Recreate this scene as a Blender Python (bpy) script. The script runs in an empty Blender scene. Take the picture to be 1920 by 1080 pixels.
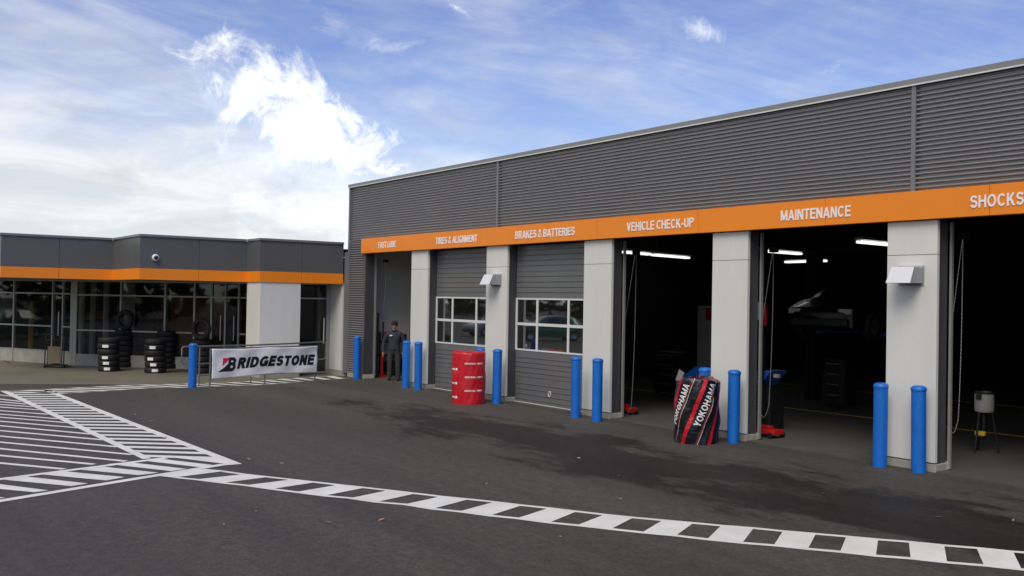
import bpy, bmesh, math, random
from mathutils import Vector, Matrix
random.seed(7)
sc = bpy.context.scene
COL = sc.collection

# ------------------------------------------------------------------ camera
CAM_H, FOC = 2.418, 1850.0                     # metres, pixels of a 1920 px wide frame
R_ = Vector((0.58364, 0.81201, 0)); F_ = Vector((-0.81201, 0.58364, 0)); U_ = Vector((0, 0, 1))
ROLL, PITCH = 0.0175, math.atan(22 / FOC)
cr, sr, cp, sp = math.cos(ROLL), math.sin(ROLL), math.cos(PITCH), math.sin(PITCH)
UP2 = cp * U_ - sp * F_
AX = cr * R_ + sr * UP2; AY = -sr * R_ + cr * UP2; AF = sp * U_ + cp * F_
cam = bpy.data.cameras.new('camera'); cam.sensor_width = 36; cam.lens = FOC / 1920 * 36
cam.clip_start = 0.1; cam.clip_end = 3000
co = bpy.data.objects.new('camera', cam); COL.objects.link(co)
co.matrix_world = Matrix(((AX.x, AY.x, -AF.x, 0), (AX.y, AY.y, -AF.y, 0), (AX.z, AY.z, -AF.z, CAM_H), (0, 0, 0, 1)))
sc.camera = co
def ray(px, py): return AX * ((px - 960) / FOC) + AY * ((540 - py) / FOC) + AF
def G(px, py, z=0.0):                          # pixel -> point on a level plane
    d = ray(px, py); t = (z - CAM_H) / d.z; return Vector((d.x * t, d.y * t, z))
def FY(px, py, Y):                             # pixel -> point on plane y = Y
    d = ray(px, py); t = Y / d.y; return Vector((d.x * t, Y, CAM_H + d.z * t))

# ------------------------------------------------------------------ world, sun, exposure
SUN_EL, SUN_AZ = math.radians(50), math.radians(146)     # azimuth clockwise from +Y (from behind the camera, veiled by cloud)
w = bpy.data.worlds.new('World'); sc.world = w; w.use_nodes = True
nt = w.node_tree; N = nt.nodes; L = nt.links; N.clear()
def nd(t, **kw):
    n = N.new(t)
    for k, v in kw.items(): setattr(n, k, v)
    return n
def mth(op, a, b=None, c=None, clamp=False):
    n = nd('ShaderNodeMath', operation=op, use_clamp=clamp)
    for i, v in enumerate((a, b, c)):
        if v is None: continue
        if isinstance(v, (int, float)): n.inputs[i].default_value = v
        else: L.new(v, n.inputs[i])
    return n.outputs[0]
def sstep(x, lo, hi):
    n = nd('ShaderNodeMapRange', interpolation_type='SMOOTHSTEP'); L.new(x, n.inputs[0])
    n.inputs[1].default_value = lo; n.inputs[2].default_value = hi; return n.outputs[0]
def comb(x, y, z=0.0):
    n = nd('ShaderNodeCombineXYZ')
    for i, v in enumerate((x, y, z)):
        if isinstance(v, (int, float)): n.inputs[i].default_value = v
        else: L.new(v, n.inputs[i])
    return n.outputs[0]
def noise(v, scale, detail=6, rough=.55, dist=0.0):
    n = nd('ShaderNodeTexNoise'); L.new(v, n.inputs['Vector']); n.inputs['Scale'].default_value = scale
    n.inputs['Detail'].default_value = detail; n.inputs['Roughness'].default_value = rough; n.inputs['Distortion'].default_value = dist
    return n.outputs['Fac']
sky = nd('ShaderNodeTexSky', sky_type='NISHITA', sun_disc=False)
sky.sun_elevation = SUN_EL; sky.sun_rotation = SUN_AZ; sky.air_density = 1.0; sky.dust_density = 0.2; sky.ozone_density = 4.0
tc = nd('ShaderNodeTexCoord')
sep = nd('ShaderNodeSeparateXYZ'); L.new(tc.outputs['Generated'], sep.inputs[0])
dr = mth('ADD', mth('MULTIPLY', sep.outputs[0], R_.x), mth('MULTIPLY', sep.outputs[1], R_.y))
df = mth('ADD', mth('MULTIPLY', sep.outputs[0], F_.x), mth('MULTIPLY', sep.outputs[1], F_.y))
az = mth('ARCTAN2', dr, df)                     # azimuth, zero in the direction the street of bays runs away
el = mth('ARCSINE', sep.outputs[2])
# high thin streaks
ax2 = mth('ADD', mth('MULTIPLY', az, 2.2), mth('MULTIPLY', el, 1.2)); ey2 = mth('SUBTRACT', mth('MULTIPLY', el, 9.0), mth('MULTIPLY', az, -1.6))
streak = noise(comb(ax2, ey2, 3.1), 1.15, 9, .62, .8)
streak2 = noise(comb(mth('MULTIPLY', az, 5), mth('MULTIPLY', el, 12), 8.7), 2.2, 8, .6, .6)
thin = sstep(mth('ADD', mth('ADD', mth('MULTIPLY', streak, .72), mth('MULTIPLY', streak2, .28)), mth('MULTIPLY', az, -.10)), .34, .80)
# white bank thickening to the horizon
bank_n = noise(comb(mth('MULTIPLY', az, 2.4), mth('MULTIPLY', el, 9.0), 1.7), 1.6, 8, .58, .5)
edge = mth('ADD', mth('ADD', mth('MULTIPLY', az, -.16), .10), mth('MULTIPLY', mth('SUBTRACT', bank_n, .5), .20))
bank = sstep(mth('SUBTRACT', edge, el), -.085, .06)
fl = noise(comb(mth('MULTIPLY', az, 4.5), mth('MULTIPLY', el, 16.0), 21.0), 1.5, 9, .62, .7)
# heaped clouds
def cumulus(a0, e0, wa, we, tilt, zoff, thr=.0):
    da = mth('SUBTRACT', az, a0); de = mth('SUBTRACT', el, e0)
    u = mth('ADD', mth('MULTIPLY', da, math.cos(tilt) / wa), mth('MULTIPLY', de, math.sin(tilt) / wa))
    v = mth('SUBTRACT', mth('MULTIPLY', de, math.cos(tilt) / we), mth('MULTIPLY', da, math.sin(tilt) / we))
    r = mth('SQRT', mth('ADD', mth('MULTIPLY', u, u), mth('MULTIPLY', v, v)))
    n1 = noise(comb(mth('MULTIPLY', az, 12), mth('MULTIPLY', el, 14), zoff), 1.1, 10, .66, 1.1)
    n2 = noise(comb(mth('MULTIPLY', az, 30), mth('MULTIPLY', el, 24), zoff + 4), 1.6, 9, .68, .9)
    return mth('ADD', mth('SUBTRACT', 1.0, r), mth('ADD', mth('MULTIPLY', mth('SUBTRACT', n1, .5), 2.1), mth('MULTIPLY', mth('SUBTRACT', n2, .5), 1.0)))
c1 = cumulus(-.210, .165, .145, .062, -.52, 2.3)
c2 = cumulus(-.175, .115, .18, .070, -.30, 6.1)
c3 = cumulus(.185, .266, .045, .018, -.35, 9.9)
c4 = cumulus(-.062, .288, .030, .009, -.5, 5.2)
cm = mth('MAXIMUM', sstep(c1, .05, .85), mth('MULTIPLY', sstep(c2, -.1, 1.3), .75))
cm = mth('MAXIMUM', cm, mth('MULTIPLY', mth('MAXIMUM', sstep(c3, .15, 1.3), sstep(c4, .2, 1.2)), .75))
# heaps elsewhere round the sky, same kind
cn = noise(comb(mth('MULTIPLY', az, 6), mth('MULTIPLY', el, 11), 14.2), .8, 9, .6, .6)
cm = mth('MAXIMUM', cm, mth('MULTIPLY', mth('MULTIPLY', sstep(cn, .62, .74), .55), sstep(el, .45, .2)))
mask = mth('MAXIMUM', mth('MAXIMUM', mth('MULTIPLY', thin, .72), mth('MULTIPLY', bank, mth('ADD', .80, mth('MULTIPLY', sstep(fl, .30, .62), .18)))), cm, clamp=True)
SKY_STR = 0.10
cloud_lum = mth('ADD', mth('ADD', 4.75, mth('MULTIPLY', sstep(fl, .36, .66), 1.15)), mth('MULTIPLY', cm, 2.4))
cl = nd('ShaderNodeVectorMath', operation='SCALE'); cl.inputs[0].default_value = (.950, .972, 1.0); L.new(cloud_lum, cl.inputs['Scale'])
mix = nd('ShaderNodeMix', data_type='RGBA'); L.new(mask, mix.inputs[0]); hs = nd('ShaderNodeHueSaturation'); hs.inputs['Hue'].default_value = .522; hs.inputs['Saturation'].default_value = 1.06; hs.inputs['Value'].default_value = .80; L.new(sky.outputs[0], hs.inputs['Color'])
L.new(hs.outputs[0], mix.inputs[6]); L.new(cl.outputs[0], mix.inputs[7])
bg = nd('ShaderNodeBackground'); bg.inputs[1].default_value = SKY_STR; L.new(mix.outputs[2], bg.inputs[0])
out = nd('ShaderNodeOutputWorld'); L.new(bg.outputs[0], out.inputs[0])

sl = bpy.data.lights.new('sun', 'SUN'); sl.energy = 1.5; sl.angle = math.radians(35); sl.color = (1, .92, .78)
so = bpy.data.objects.new('sun', sl); COL.objects.link(so)
sd = Vector((math.sin(SUN_AZ) * math.cos(SUN_EL), math.cos(SUN_AZ) * math.cos(SUN_EL), math.sin(SUN_EL)))
so.rotation_euler = sd.to_track_quat('Z', 'Y').to_euler(); so.location = (-10, -10, 30)
sc.view_settings.view_transform = 'Standard'; sc.view_settings.look = 'None'
sc.view_settings.gamma = 1; sc.view_settings.exposure = 0.74; sc.view_settings.use_curve_mapping = False
sc.render.engine = 'CYCLES'; sc.cycles.max_bounces = 8; sc.cycles.use_denoising = True

# ------------------------------------------------------------------ materials
class NT:
    def __init__(s, name):
        s.m = bpy.data.materials.new(name); s.m.use_nodes = True
        s.t = s.m.node_tree; s.b = s.t.nodes['Principled BSDF']; s.tc = s.t.nodes.new('ShaderNodeTexCoord')
    def n(s, t, **kw):
        x = s.t.nodes.new(t)
        for k, v in kw.items(): setattr(x, k, v)
        return x
    def l(s, a, b): s.t.links.new(a, b)
    def noise(s, scale, detail=6, rough=.6, coord='Object', stretch=None, dist=0):
        v = s.tc.outputs[coord]
        if stretch:
            mp = s.n('ShaderNodeMapping'); mp.inputs['Scale'].default_value = stretch; s.l(v, mp.inputs[0]); v = mp.outputs[0]
        x = s.n('ShaderNodeTexNoise'); s.l(v, x.inputs['Vector']); x.inputs['Scale'].default_value = scale
        x.inputs['Detail'].default_value = detail; x.inputs['Roughness'].default_value = rough; x.inputs['Distortion'].default_value = dist
        return x.outputs['Fac']
    def ramp(s, f, a, b, lo=.3, hi=.7):
        r = s.n('ShaderNodeValToRGB'); s.l(f, r.inputs[0]); r.color_ramp.elements[0].position = lo; r.color_ramp.elements[1].position = hi
        r.color_ramp.elements[0].color = (*a, 1); r.color_ramp.elements[1].color = (*b, 1); return r.outputs[0]
    def mixc(s, f, a, b, mode='MIX'):
        x = s.n('ShaderNodeMix', data_type='RGBA', blend_type=mode)
        for i, v in ((0, f), (6, a), (7, b)):
            if isinstance(v, (int, float)): x.inputs[i].default_value = v
            elif isinstance(v, tuple): x.inputs[i].default_value = (*v, 1)
            else: s.l(v, x.inputs[i])
        return x.outputs[2]
    def bump(s, h, strength=.3, dist=.01, prev=None):
        x = s.n('ShaderNodeBump'); x.inputs['Strength'].default_value = strength; x.inputs['Distance'].default_value = dist
        s.l(h, x.inputs['Height'])
        if prev: s.l(prev, x.inputs['Normal'])
        return x.outputs[0]
def mul(c, k): return tuple(min(1, v * k) for v in c)
MATS = {}
def mat(name, col, rough=.55, metal=0.0, var=.10, scale=3.0, fine=60.0, bump=.06, streak=False, spec=.5, coat=0.0, emit=None, estr=0):
    if name in MATS: return MATS[name]
    s = NT(name)
    f1 = s.noise(scale, 6, .65, stretch=(1, 1, .15) if streak else None); f2 = s.noise(fine, 3, .6)
    c = s.ramp(f1, mul(col, 1 - var), mul(col, 1 + var * .7))
    c = s.mixc(.35, c, s.ramp(f2, mul(col, 1 - var), mul(col, 1 + var)))
    s.l(c, s.b.inputs['Base Color'])
    rr = s.n('ShaderNodeMapRange'); s.l(f1, rr.inputs[0]); rr.inputs[3].default_value = max(0, rough - .08); rr.inputs[4].default_value = min(1, rough + .08)
    s.l(rr.outputs[0], s.b.inputs['Roughness'])
    s.b.inputs['Metallic'].default_value = metal; s.b.inputs['Specular IOR Level'].default_value = spec; s.b.inputs['Coat Weight'].default_value = coat
    if bump: s.l(s.bump(f2, bump, .004), s.b.inputs['Normal'])
    if emit: s.b.inputs['Emission Color'].default_value = (*emit, 1); s.b.inputs['Emission Strength'].default_value = estr
    MATS[name] = s.m; return s.m

M = dict(
 corr=mat('corrugated_grey_metal', (.285, .281, .288), .36, .3, .07, 1.2, 40, .02, True, coat=.4),
 trim=mat('grey_trim_metal', (.21, .21, .22), .4, .3, .08),
 coping=mat('pale_coping_metal', (.24, .243, .24), .4, .3, .08, 1.0),
 orange=mat('orange_painted_panel', (.86, .245, .010), .42, 0, .05, .8, 90, .01, True),
 white=mat('white_sign_letters', (.85, .85, .84), .45, 0, .03),
 panel=mat('pale_fibre_cement', (.64, .64, .61), .75, 0, .10, 1.6, 60, .12, True),
 conc=mat('base_concrete', (.33, .32, .285), .85, 0, .28, 4, 80, .35),
 jamb=mat('dark_jamb_metal', (.052, .052, .06), .5, 0, .12, 2),
 door=mat('overhead_door_grey', (.155, .160, .162), .34, .15, .10, 1.5, 70, .02, True, coat=.25),
 wframe=mat('white_window_frame', (.66, .66, .65), .45, 0, .05),
 alu=mat('aluminium_frame', (.36, .36, .34), .4, .5, .1),
 track=mat('galvanised_track', (.50, .50, .48), .4, .6, .12),
 blue=mat('blue_bollard_sleeve', (.004, .130, .52), .45, 0, .16, 2.2, 14, .06),
 fascia=mat('grey_fascia_panel', (.105, .108, .108), .45, .1, .07, .9, 80, .015, True),
 soffit=mat('soffit_board', (.34, .335, .32), .8, 0, .08),
 inwhite=mat('white_garage_wall', (.78, .76, .70), .7, 0, .10, 1.2, 50, .05),
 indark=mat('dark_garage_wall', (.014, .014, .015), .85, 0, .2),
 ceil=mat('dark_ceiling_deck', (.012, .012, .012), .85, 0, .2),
 rubber=mat('tyre_rubber', (.007, .007, .0075), .68, 0, .25, 8, 90, .2),
 label=mat('paper_tyre_label', (.78, .78, .74), .6, 0, .12, 30),
 steel=mat('galvanised_rail', (.20, .215, .215), .42, .6, .15, 6),
 blackm=mat('black_metal', (.016, .016, .017), .45, .2, .15),
 tan=mat('tan_board', (.20, .155, .095), .7, 0, .12),
 redm=mat('red_tool_paint', (.42, .012, .012), .4, 0, .15),
 bluem=mat('blue_machine_paint', (.010, .10, .42), .42, 0, .12),
 chain=mat('steel_chain', (.45, .45, .43), .4, .6, .2),
 tank=mat('white_plastic_tank', (.36, .36, .34), .5, 0, .08),
 yellow=mat('yellow_paint', (.65, .42, .03), .6, 0, .2, 8),
 tube=mat('lit_fluorescent_tube', (.9, .9, .9), .5, 0, 0, emit=(1, .99, .95), estr=.8, bump=0),
 amber=mat('lit_amber_lamp', (.9, .4, .1), .5, 0, 0, emit=(1, .45, .12), estr=1.2, bump=0),
 camwhite=mat('camera_housing_white', (.72, .72, .72), .35, 0, .04),
 smoked=mat('smoked_dome', (.02, .02, .02), .12, 0, .05, bump=0),
 hood=mat('vent_hood_white', (.70, .71, .73), .4, .1, .05),
 hoodside=mat('vent_hood_grey', (.34, .35, .37), .45, .2, .06),
 navy=mat('navy_work_jacket', (.022, .026, .040), .85, 0, .3, 14, 120, .5),
 trousers=mat('charcoal_work_trousers', (.030, .031, .034), .85, 0, .3, 14, 120, .5),
 skin=mat('skin', (.42, .22, .15), .55, 0, .1, 10, 100, .05),
 boots=mat('dark_work_boots', (.02, .017, .014), .6, 0, .2),
 beanie=mat('black_knit_cap', (.010, .011, .016), .9, 0, .3, 30, 200, .6),
 eye=mat('eye_dark', (.02, .015, .01), .3, 0, .05, bump=0),
 darkprint=mat('black_banner_print', (.012, .011, .018), .5, 0, .1),
 redprint=mat('red_banner_print', (.62, .02, .05), .5, 0, .08),
 whiteprint=mat('white_print', (.80, .80, .78), .5, 0, .06),
 carpaint=mat('dark_car_paint', (.008, .009, .010), .3, .1, .05, bump=0, coat=.25),
 silver=mat('silver_car_paint', (.42, .43, .44), .25, .5, .05, bump=0, coat=.6),
 greenpaint=mat('green_car_paint', (.03, .11, .075), .25, .3, .05, bump=0, coat=.6),
 rim=mat('wheel_rim', (.40, .40, .41), .3, .8, .08),
 orangewall=mat('orange_shop_wall', (.65, .18, .02), .7, 0, .1),
 boxred=mat('red_carton', (.50, .03, .04), .6), boxblue=mat('blue_carton', (.03, .13, .50), .6), boxpur=mat('purple_carton', (.20, .09, .36), .6),
 brick=mat('red_brown_kerb_band', (.10, .035, .02), .8, 0, .2),
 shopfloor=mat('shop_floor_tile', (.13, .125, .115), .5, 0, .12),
 tag=mat('grey_card_tag', (.20, .20, .20), .5, 0, .15, 25),
 cord=mat('white_cord', (.6, .6, .58), .6),
)
def glass(name, tint, rough=.02, alpha=.35, ior=1.5):
    s = NT(name); t = s.t; s.b.inputs['IOR'].default_value = ior
    s.b.inputs['Base Color'].default_value = (*tint, 1); s.b.inputs['Roughness'].default_value = rough
    s.b.inputs['Specular IOR Level'].default_value = 1.0; s.b.inputs['Coat Weight'].default_value = 1.0; s.b.inputs['Coat Roughness'].default_value = .02; s.b.inputs['Alpha'].default_value = alpha
    n = s.noise(1.3, 2, .5); s.l(s.bump(n, .06, .02), s.b.inputs['Normal'])
    return s.m
M['glass'] = glass('storefront_glass', (.012, .014, .013), .02, .30)
M['glass'].node_tree.nodes['Principled BSDF'].inputs['Coat Weight'].default_value = .25
M['doorglass'] = glass('door_window_glass', (.008, .009, .008), .025, .985, 2.0)
M['carglass'] = glass('car_glass', (.005, .006, .006), .03, .97)

def concrete_floor(name, base, joint=3.0, dirt=.5):
    s = NT(name)
    f1 = s.noise(.5, 8, .65); f2 = s.noise(40, 4, .6); f3 = s.noise(2.2, 6, .7, dist=.5)
    c = s.ramp(f1, mul(base, .70), mul(base, 1.18), .32, .68)
    c = s.mixc(s.ramp(f3, (0, 0, 0), (dirt, dirt, dirt), .48, .75), c, mul(base, .45))
    c = s.mixc(.3, c, s.ramp(f2, mul(base, .6), mul(base, 1.3)))
    s.l(c, s.b.inputs['Base Color']); s.b.inputs['Roughness'].default_value = .75
    s.l(s.bump(f2, .2, .004), s.b.inputs['Normal']); return s.m
M['walk'] = concrete_floor('pavement_concrete', (.165, .147, .105))
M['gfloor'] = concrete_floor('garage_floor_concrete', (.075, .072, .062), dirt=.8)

def asphalt():
    s = NT('asphalt')
    base = (.054, .0482, .0405)
    big = s.noise(.12, 6, .6); mid = s.noise(1.4, 7, .62, stretch=(.5, 1.4, 1), dist=.4); fine = s.noise(120, 3, .7); grit = s.noise(24, 9, .88)
    c = s.ramp(big, mul(base, .82), mul(base, 1.2), .3, .7)
    c = s.mixc(.45, c, s.ramp(mid, mul(base, .75), mul(base, 1.25), .33, .67))
    c = s.mixc(.72, c, s.ramp(grit, mul(base, .25), mul(base, 2.0), .36, .66))
    vo = s.n('ShaderNodeTexVoronoi'); vo.inputs['Scale'].default_value = 38; s.l(s.tc.outputs['Object'], vo.inputs['Vector'])
    chip = s.ramp(vo.outputs['Distance'], (.09, .085, .08), (0, 0, 0), .04, .16)
    c = s.mixc(.34, c, chip, 'ADD')
    coarse = s.noise(7.5, 7, .82); trk = s.noise(.55, 5, .55, stretch=(.12, 1.6, 1), dist=.3)
    c = s.mixc(1.0, c, s.ramp(coarse, (.62, .62, .62), (1.38, 1.37, 1.34), .34, .66), 'MULTIPLY')
    c = s.mixc(1.0, c, s.ramp(trk, (.84, .84, .84), (1.14, 1.14, 1.13), .4, .62), 'MULTIPLY')
    # damp streaks lying along the bay fronts
    sepx = s.n('ShaderNodeSeparateXYZ'); s.l(s.tc.outputs['Object'], sepx.inputs[0])
    def mm(op, x_, y_=0.0):
        k = s.n('ShaderNodeMath', operation=op)
        for i, v in enumerate((x_, y_)):
            if isinstance(v, (int, float)): k.inputs[i].default_value = v
            else: s.l(v, k.inputs[i])
        return k.outputs[0]
    damp = s.noise(.9, 12, .76, stretch=(.45, 1.0, 1), dist=.15)
    belt = mm('SUBTRACT', 1.0, mm('DIVIDE', mm('ABSOLUTE', mm('SUBTRACT', sepx.outputs[1], 10.4)), 1.75))
    nx = s.n('ShaderNodeMapRange', interpolation_type='SMOOTHSTEP'); s.l(sepx.outputs[0], nx.inputs[0]); nx.inputs[1].default_value = -24; nx.inputs[2].default_value = -14
    belt = mm('ADD', mm('MULTIPLY', mm('MAXIMUM', belt, -1.3), .50), mm('MULTIPLY', mm('SUBTRACT', nx.outputs[0], 1.0), .45))
    dv = mm('ADD', belt, mm('MULTIPLY', mm('SUBTRACT', damp, .5), 2.3))
    dm = s.n('ShaderNodeMapRange', interpolation_type='SMOOTHSTEP'); s.l(dv, dm.inputs[0]); dm.inputs[1].default_value = .00; dm.inputs[2].default_value = .30
    c = s.mixc(dm.outputs[0], c, s.mixc(1.0, c, (.38, .39, .40), 'MULTIPLY'))
    s.l(c, s.b.inputs['Base Color'])
    rr = s.n('ShaderNodeMapRange'); s.l(dm.outputs[0], rr.inputs[0]); rr.inputs[3].default_value = .72; rr.inputs[4].default_value = .62
    s.l(rr.outputs[0], s.b.inputs['Roughness']); s.b.inputs['Specular IOR Level'].default_value = .22
    sh = s.n('ShaderNodeMapRange'); s.l(dm.outputs[0], sh.inputs[0]); sh.inputs[3].default_value = .10; sh.inputs[4].default_value = .0
    s.l(sh.outputs[0], s.b.inputs['Sheen Weight']); s.b.inputs['Sheen Roughness'].default_value = .28; s.b.inputs['Sheen Tint'].default_value = (1, .91, .80, 1)
    s.l(s.bump(grit, .55, .006, s.bump(fine, .35, .003)), s.b.inputs['Normal']); return s.m
M['asphalt'] = asphalt()
def paint():
    s = NT('road_marking_paint')
    f = s.noise(3.0, 7, .7, 'Generated'); g = s.noise(70, 4, .7); wv = s.noise(1.1, 8, .72, dist=.6)
    c = s.ramp(wv, (.60, .59, .53), (.76, .76, .71), .3, .65)
    sp_ = s.ramp(g, (1, 1, 1), (0, 0, 0), .22, .34)
    c = s.mixc(sp_, c, (.16, .155, .145))
    s.l(c, s.b.inputs['Base Color']); s.b.inputs['Roughness'].default_value = .7; s.l(s.bump(g, .35, .004), s.b.inputs['Normal']); return s.m
M['paint'] = paint()
def banner_mat():
    s = NT('banner_vinyl'); f = s.noise(2.5, 5, .6)
    s.l(s.ramp(f, (.88, .875, .885), (.93, .93, .93)), s.b.inputs['Base Color']); s.b.inputs['Roughness'].default_value = .45
    s.b.inputs['Specular IOR Level'].default_value = .4; return s.m
M['banner'] = banner_mat()
def red_vinyl():
    s = NT('red_vinyl_cover'); f = s.noise(3, 6, .6); g = s.noise(6, 5, .55, dist=.5)
    s.l(s.ramp(f, (.44, .004, .014), (.56, .010, .022)), s.b.inputs['Base Color']); s.b.inputs['Roughness'].default_value = .36
    s.l(s.bump(g, .35, .04), s.b.inputs['Normal']); return s.m
M['redvinyl'] = red_vinyl()
_g = G(1305, 834); _c = _g + Vector((_g.x, _g.y, 0)).normalized() * .375
YQ0 = ((math.atan2(-_c.y, -_c.x) % (2 * math.pi)) + .15) * .375 - .36 * .30
def yoko_vinyl():                              # black printed vinyl with slanted red bands and a thin pale line
    s = NT('black_red_vinyl_cover')
    uv = s.n('ShaderNodeUVMap'); sx = s.n('ShaderNodeSeparateXYZ'); s.l(uv.outputs[0], sx.inputs[0])
    def m(op, a, b=0.0):
        x = s.n('ShaderNodeMath', operation=op)
        for i, v in enumerate((a, b)):
            if isinstance(v, (int, float)): x.inputs[i].default_value = v
            else: s.l(v, x.inputs[i])
        return x.outputs[0]
    q = m('SUBTRACT', sx.outputs[0], m('MULTIPLY', sx.outputs[1], .36))       # slanted coordinate, metres round the drum
    fr = m('FRACT', m('DIVIDE', m('ADD', q, 50 * .476 - YQ0), .476))
    def band(lo, hi): return m('MULTIPLY', m('GREATER_THAN', fr, lo), m('LESS_THAN', fr, hi))
    c = s.mixc(band(.50, .655), (.007, .007, .009), (.52, .008, .02))
    c = s.mixc(band(.70, 1.0), c, (.005, .006, .014))
    c = s.mixc(band(.075, .10), c, (.40, .008, .016))
    c = s.mixc(band(.135, .160), c, (.50, .50, .51))
    s.l(c, s.b.inputs['Base Color']); s.b.inputs['Roughness'].default_value = .27
    g = s.noise(7, 5, .6, dist=.6); s.l(s.bump(g, .6, .05), s.b.inputs['Normal']); return s.m
M['yoko'] = yoko_vinyl()
def foliage():
    s = NT('tree_leaves'); f = s.noise(.35, 5, .6)
    s.l(s.ramp(f, (.05, .07, .02), (.14, .155, .05)), s.b.inputs['Base Color']); s.b.inputs['Roughness'].default_value = .7; return s.m
M['leaf'] = foliage()
M['dry'] = mat('dry_leaf', (.36, .24, .14), .8, 0, .5, 2.0, 10, 0)

# ------------------------------------------------------------------ helpers
def chain_loc(p):
    v = Vector((0, 0, 0))
    while p is not None: v += p.location; p = p.parent
    return v
class MB:
    def __init__(s): s.v = []; s.f = []; s.mi = []; s.uv = None; s.cur = 0
    def add(s, vs, fs):
        o = len(s.v); s.v += [Vector(a) for a in vs]; s.f += [[o + i for i in f] for f in fs]; s.mi += [s.cur] * len(fs); return s
    def box(s, x0, x1, y0, y1, z0, z1):
        return s.add([(x0, y0, z0), (x1, y0, z0), (x1, y1, z0), (x0, y1, z0), (x0, y0, z1), (x1, y0, z1), (x1, y1, z1), (x0, y1, z1)],
                     [(0, 3, 2, 1), (4, 5, 6, 7), (0, 1, 5, 4), (1, 2, 6, 5), (2, 3, 7, 6), (3, 0, 4, 7)])
    def prism(s, poly, z0, z1):                # poly: xy counter-clockwise
        n = len(poly)
        return s.add([(x, y, z0) for x, y in poly] + [(x, y, z1) for x, y in poly],
                     [list(range(n))[::-1], list(range(n, 2 * n))] + [(i, (i + 1) % n, n + (i + 1) % n, n + i) for i in range(n)])
    def tube(s, pts, r, n=8, cap=True):
        pts = [Vector(p) for p in pts]; rings = []; up = None
        for i, p in enumerate(pts):
            t = ((pts[min(i + 1, len(pts) - 1)] - pts[max(i - 1, 0)])).normalized()
            if up is None: up = Vector((0, 0, 1)) if abs(t.z) < .9 else Vector((1, 0, 0))
            a = t.cross(up).normalized(); b = a.cross(t).normalized(); up = b
            rr = r[i] if isinstance(r, (list, tuple)) else r
            rings.append([p + (a * math.cos(2 * math.pi * k / n) + b * math.sin(2 * math.pi * k / n)) * rr for k in range(n)])
        vs = [v for rg in rings for v in rg]
        fs = [(i * n + k, i * n + (k + 1) % n, (i + 1) * n + (k + 1) % n, (i + 1) * n + k) for i in range(len(pts) - 1) for k in range(n)]
        if cap: fs += [list(range(n))[::-1], [(len(pts) - 1) * n + k for k in range(n)]]
        return s.add(vs, fs)
    def lathe(s, prof, c=(0, 0, 0), n=24, close=False):       # prof: (r, z)
        m = len(prof); vs = []
        for k in range(n):
            a = 2 * math.pi * k / n
            vs += [(c[0] + r * math.cos(a), c[1] + r * math.sin(a), c[2] + z) for r, z in prof]
        fs = []
        for k in range(n):
            for i in range(m if close else m - 1):
                j = (i + 1) % m; k2 = (k + 1) % n
                fs.append((k * m + i, k2 * m + i, k2 * m + j, k * m + j))
        if not close:
            if prof[0][0] > 1e-4: fs.append([k * m for k in range(n)][::-1])
            if prof[-1][0] > 1e-4: fs.append([k * m + m - 1 for k in range(n)])
        return s.add(vs, fs)
    def quad(s, a, b, c, d): return s.add([a, b, c, d], [(0, 1, 2, 3)])
    def build(s, name, material, parent=None, smooth=False, bevel=0, weld=False, angle=None):
        off = chain_loc(parent)
        me = bpy.data.meshes.new(name); me.from_pydata([tuple(v - off) for v in s.v], [], s.f)
        mats = material if isinstance(material, list) else [material]
        for m in mats: me.materials.append(m)
        if len(mats) > 1:
            for p, i in zip(me.polygons, s.mi): p.material_index = i
        if weld:
            b = bmesh.new(); b.from_mesh(me); bmesh.ops.remove_doubles(b, verts=b.verts, dist=1e-5); bmesh.ops.recalc_face_normals(b, faces=b.faces); b.to_mesh(me); b.free()
        if bevel:
            b = bmesh.new(); b.from_mesh(me)
            bmesh.ops.bevel(b, geom=[e for e in b.edges if len(e.link_faces) == 2 and e.calc_face_angle(0) > .6], offset=bevel, segments=2, affect='EDGES', profile=.6)
            b.to_mesh(me); b.free()
        if smooth:
            me.shade_smooth()
            if angle: me.set_sharp_from_angle(angle=math.radians(angle))
        me.update()
        o = bpy.data.objects.new(name, me); COL.objects.link(o); o.parent = parent
        return o
def tag(o, label=None, cat=None, group=None, kind=None):
    if label: o['label'] = label
    if cat: o['category'] = cat
    if group: o['group'] = group
    if kind: o['kind'] = kind
    return o
def thing(name, loc, label, cat, group=None):
    o = bpy.data.objects.new(name, None); COL.objects.link(o); o.location = loc; o.empty_display_size = .2
    return tag(o, label, cat, group)
def bx(name, m, parent, x0, x1, y0, y1, z0, z1, bevel=0): return MB().box(x0, x1, y0, y1, z0, z1).build(name, m, parent, bevel=bevel)
def copy_tree(o, parent=None):
    c = o.copy(); COL.objects.link(c); c.parent = parent
    for ch in list(o.children): copy_tree(ch, c)
    return c

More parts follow.
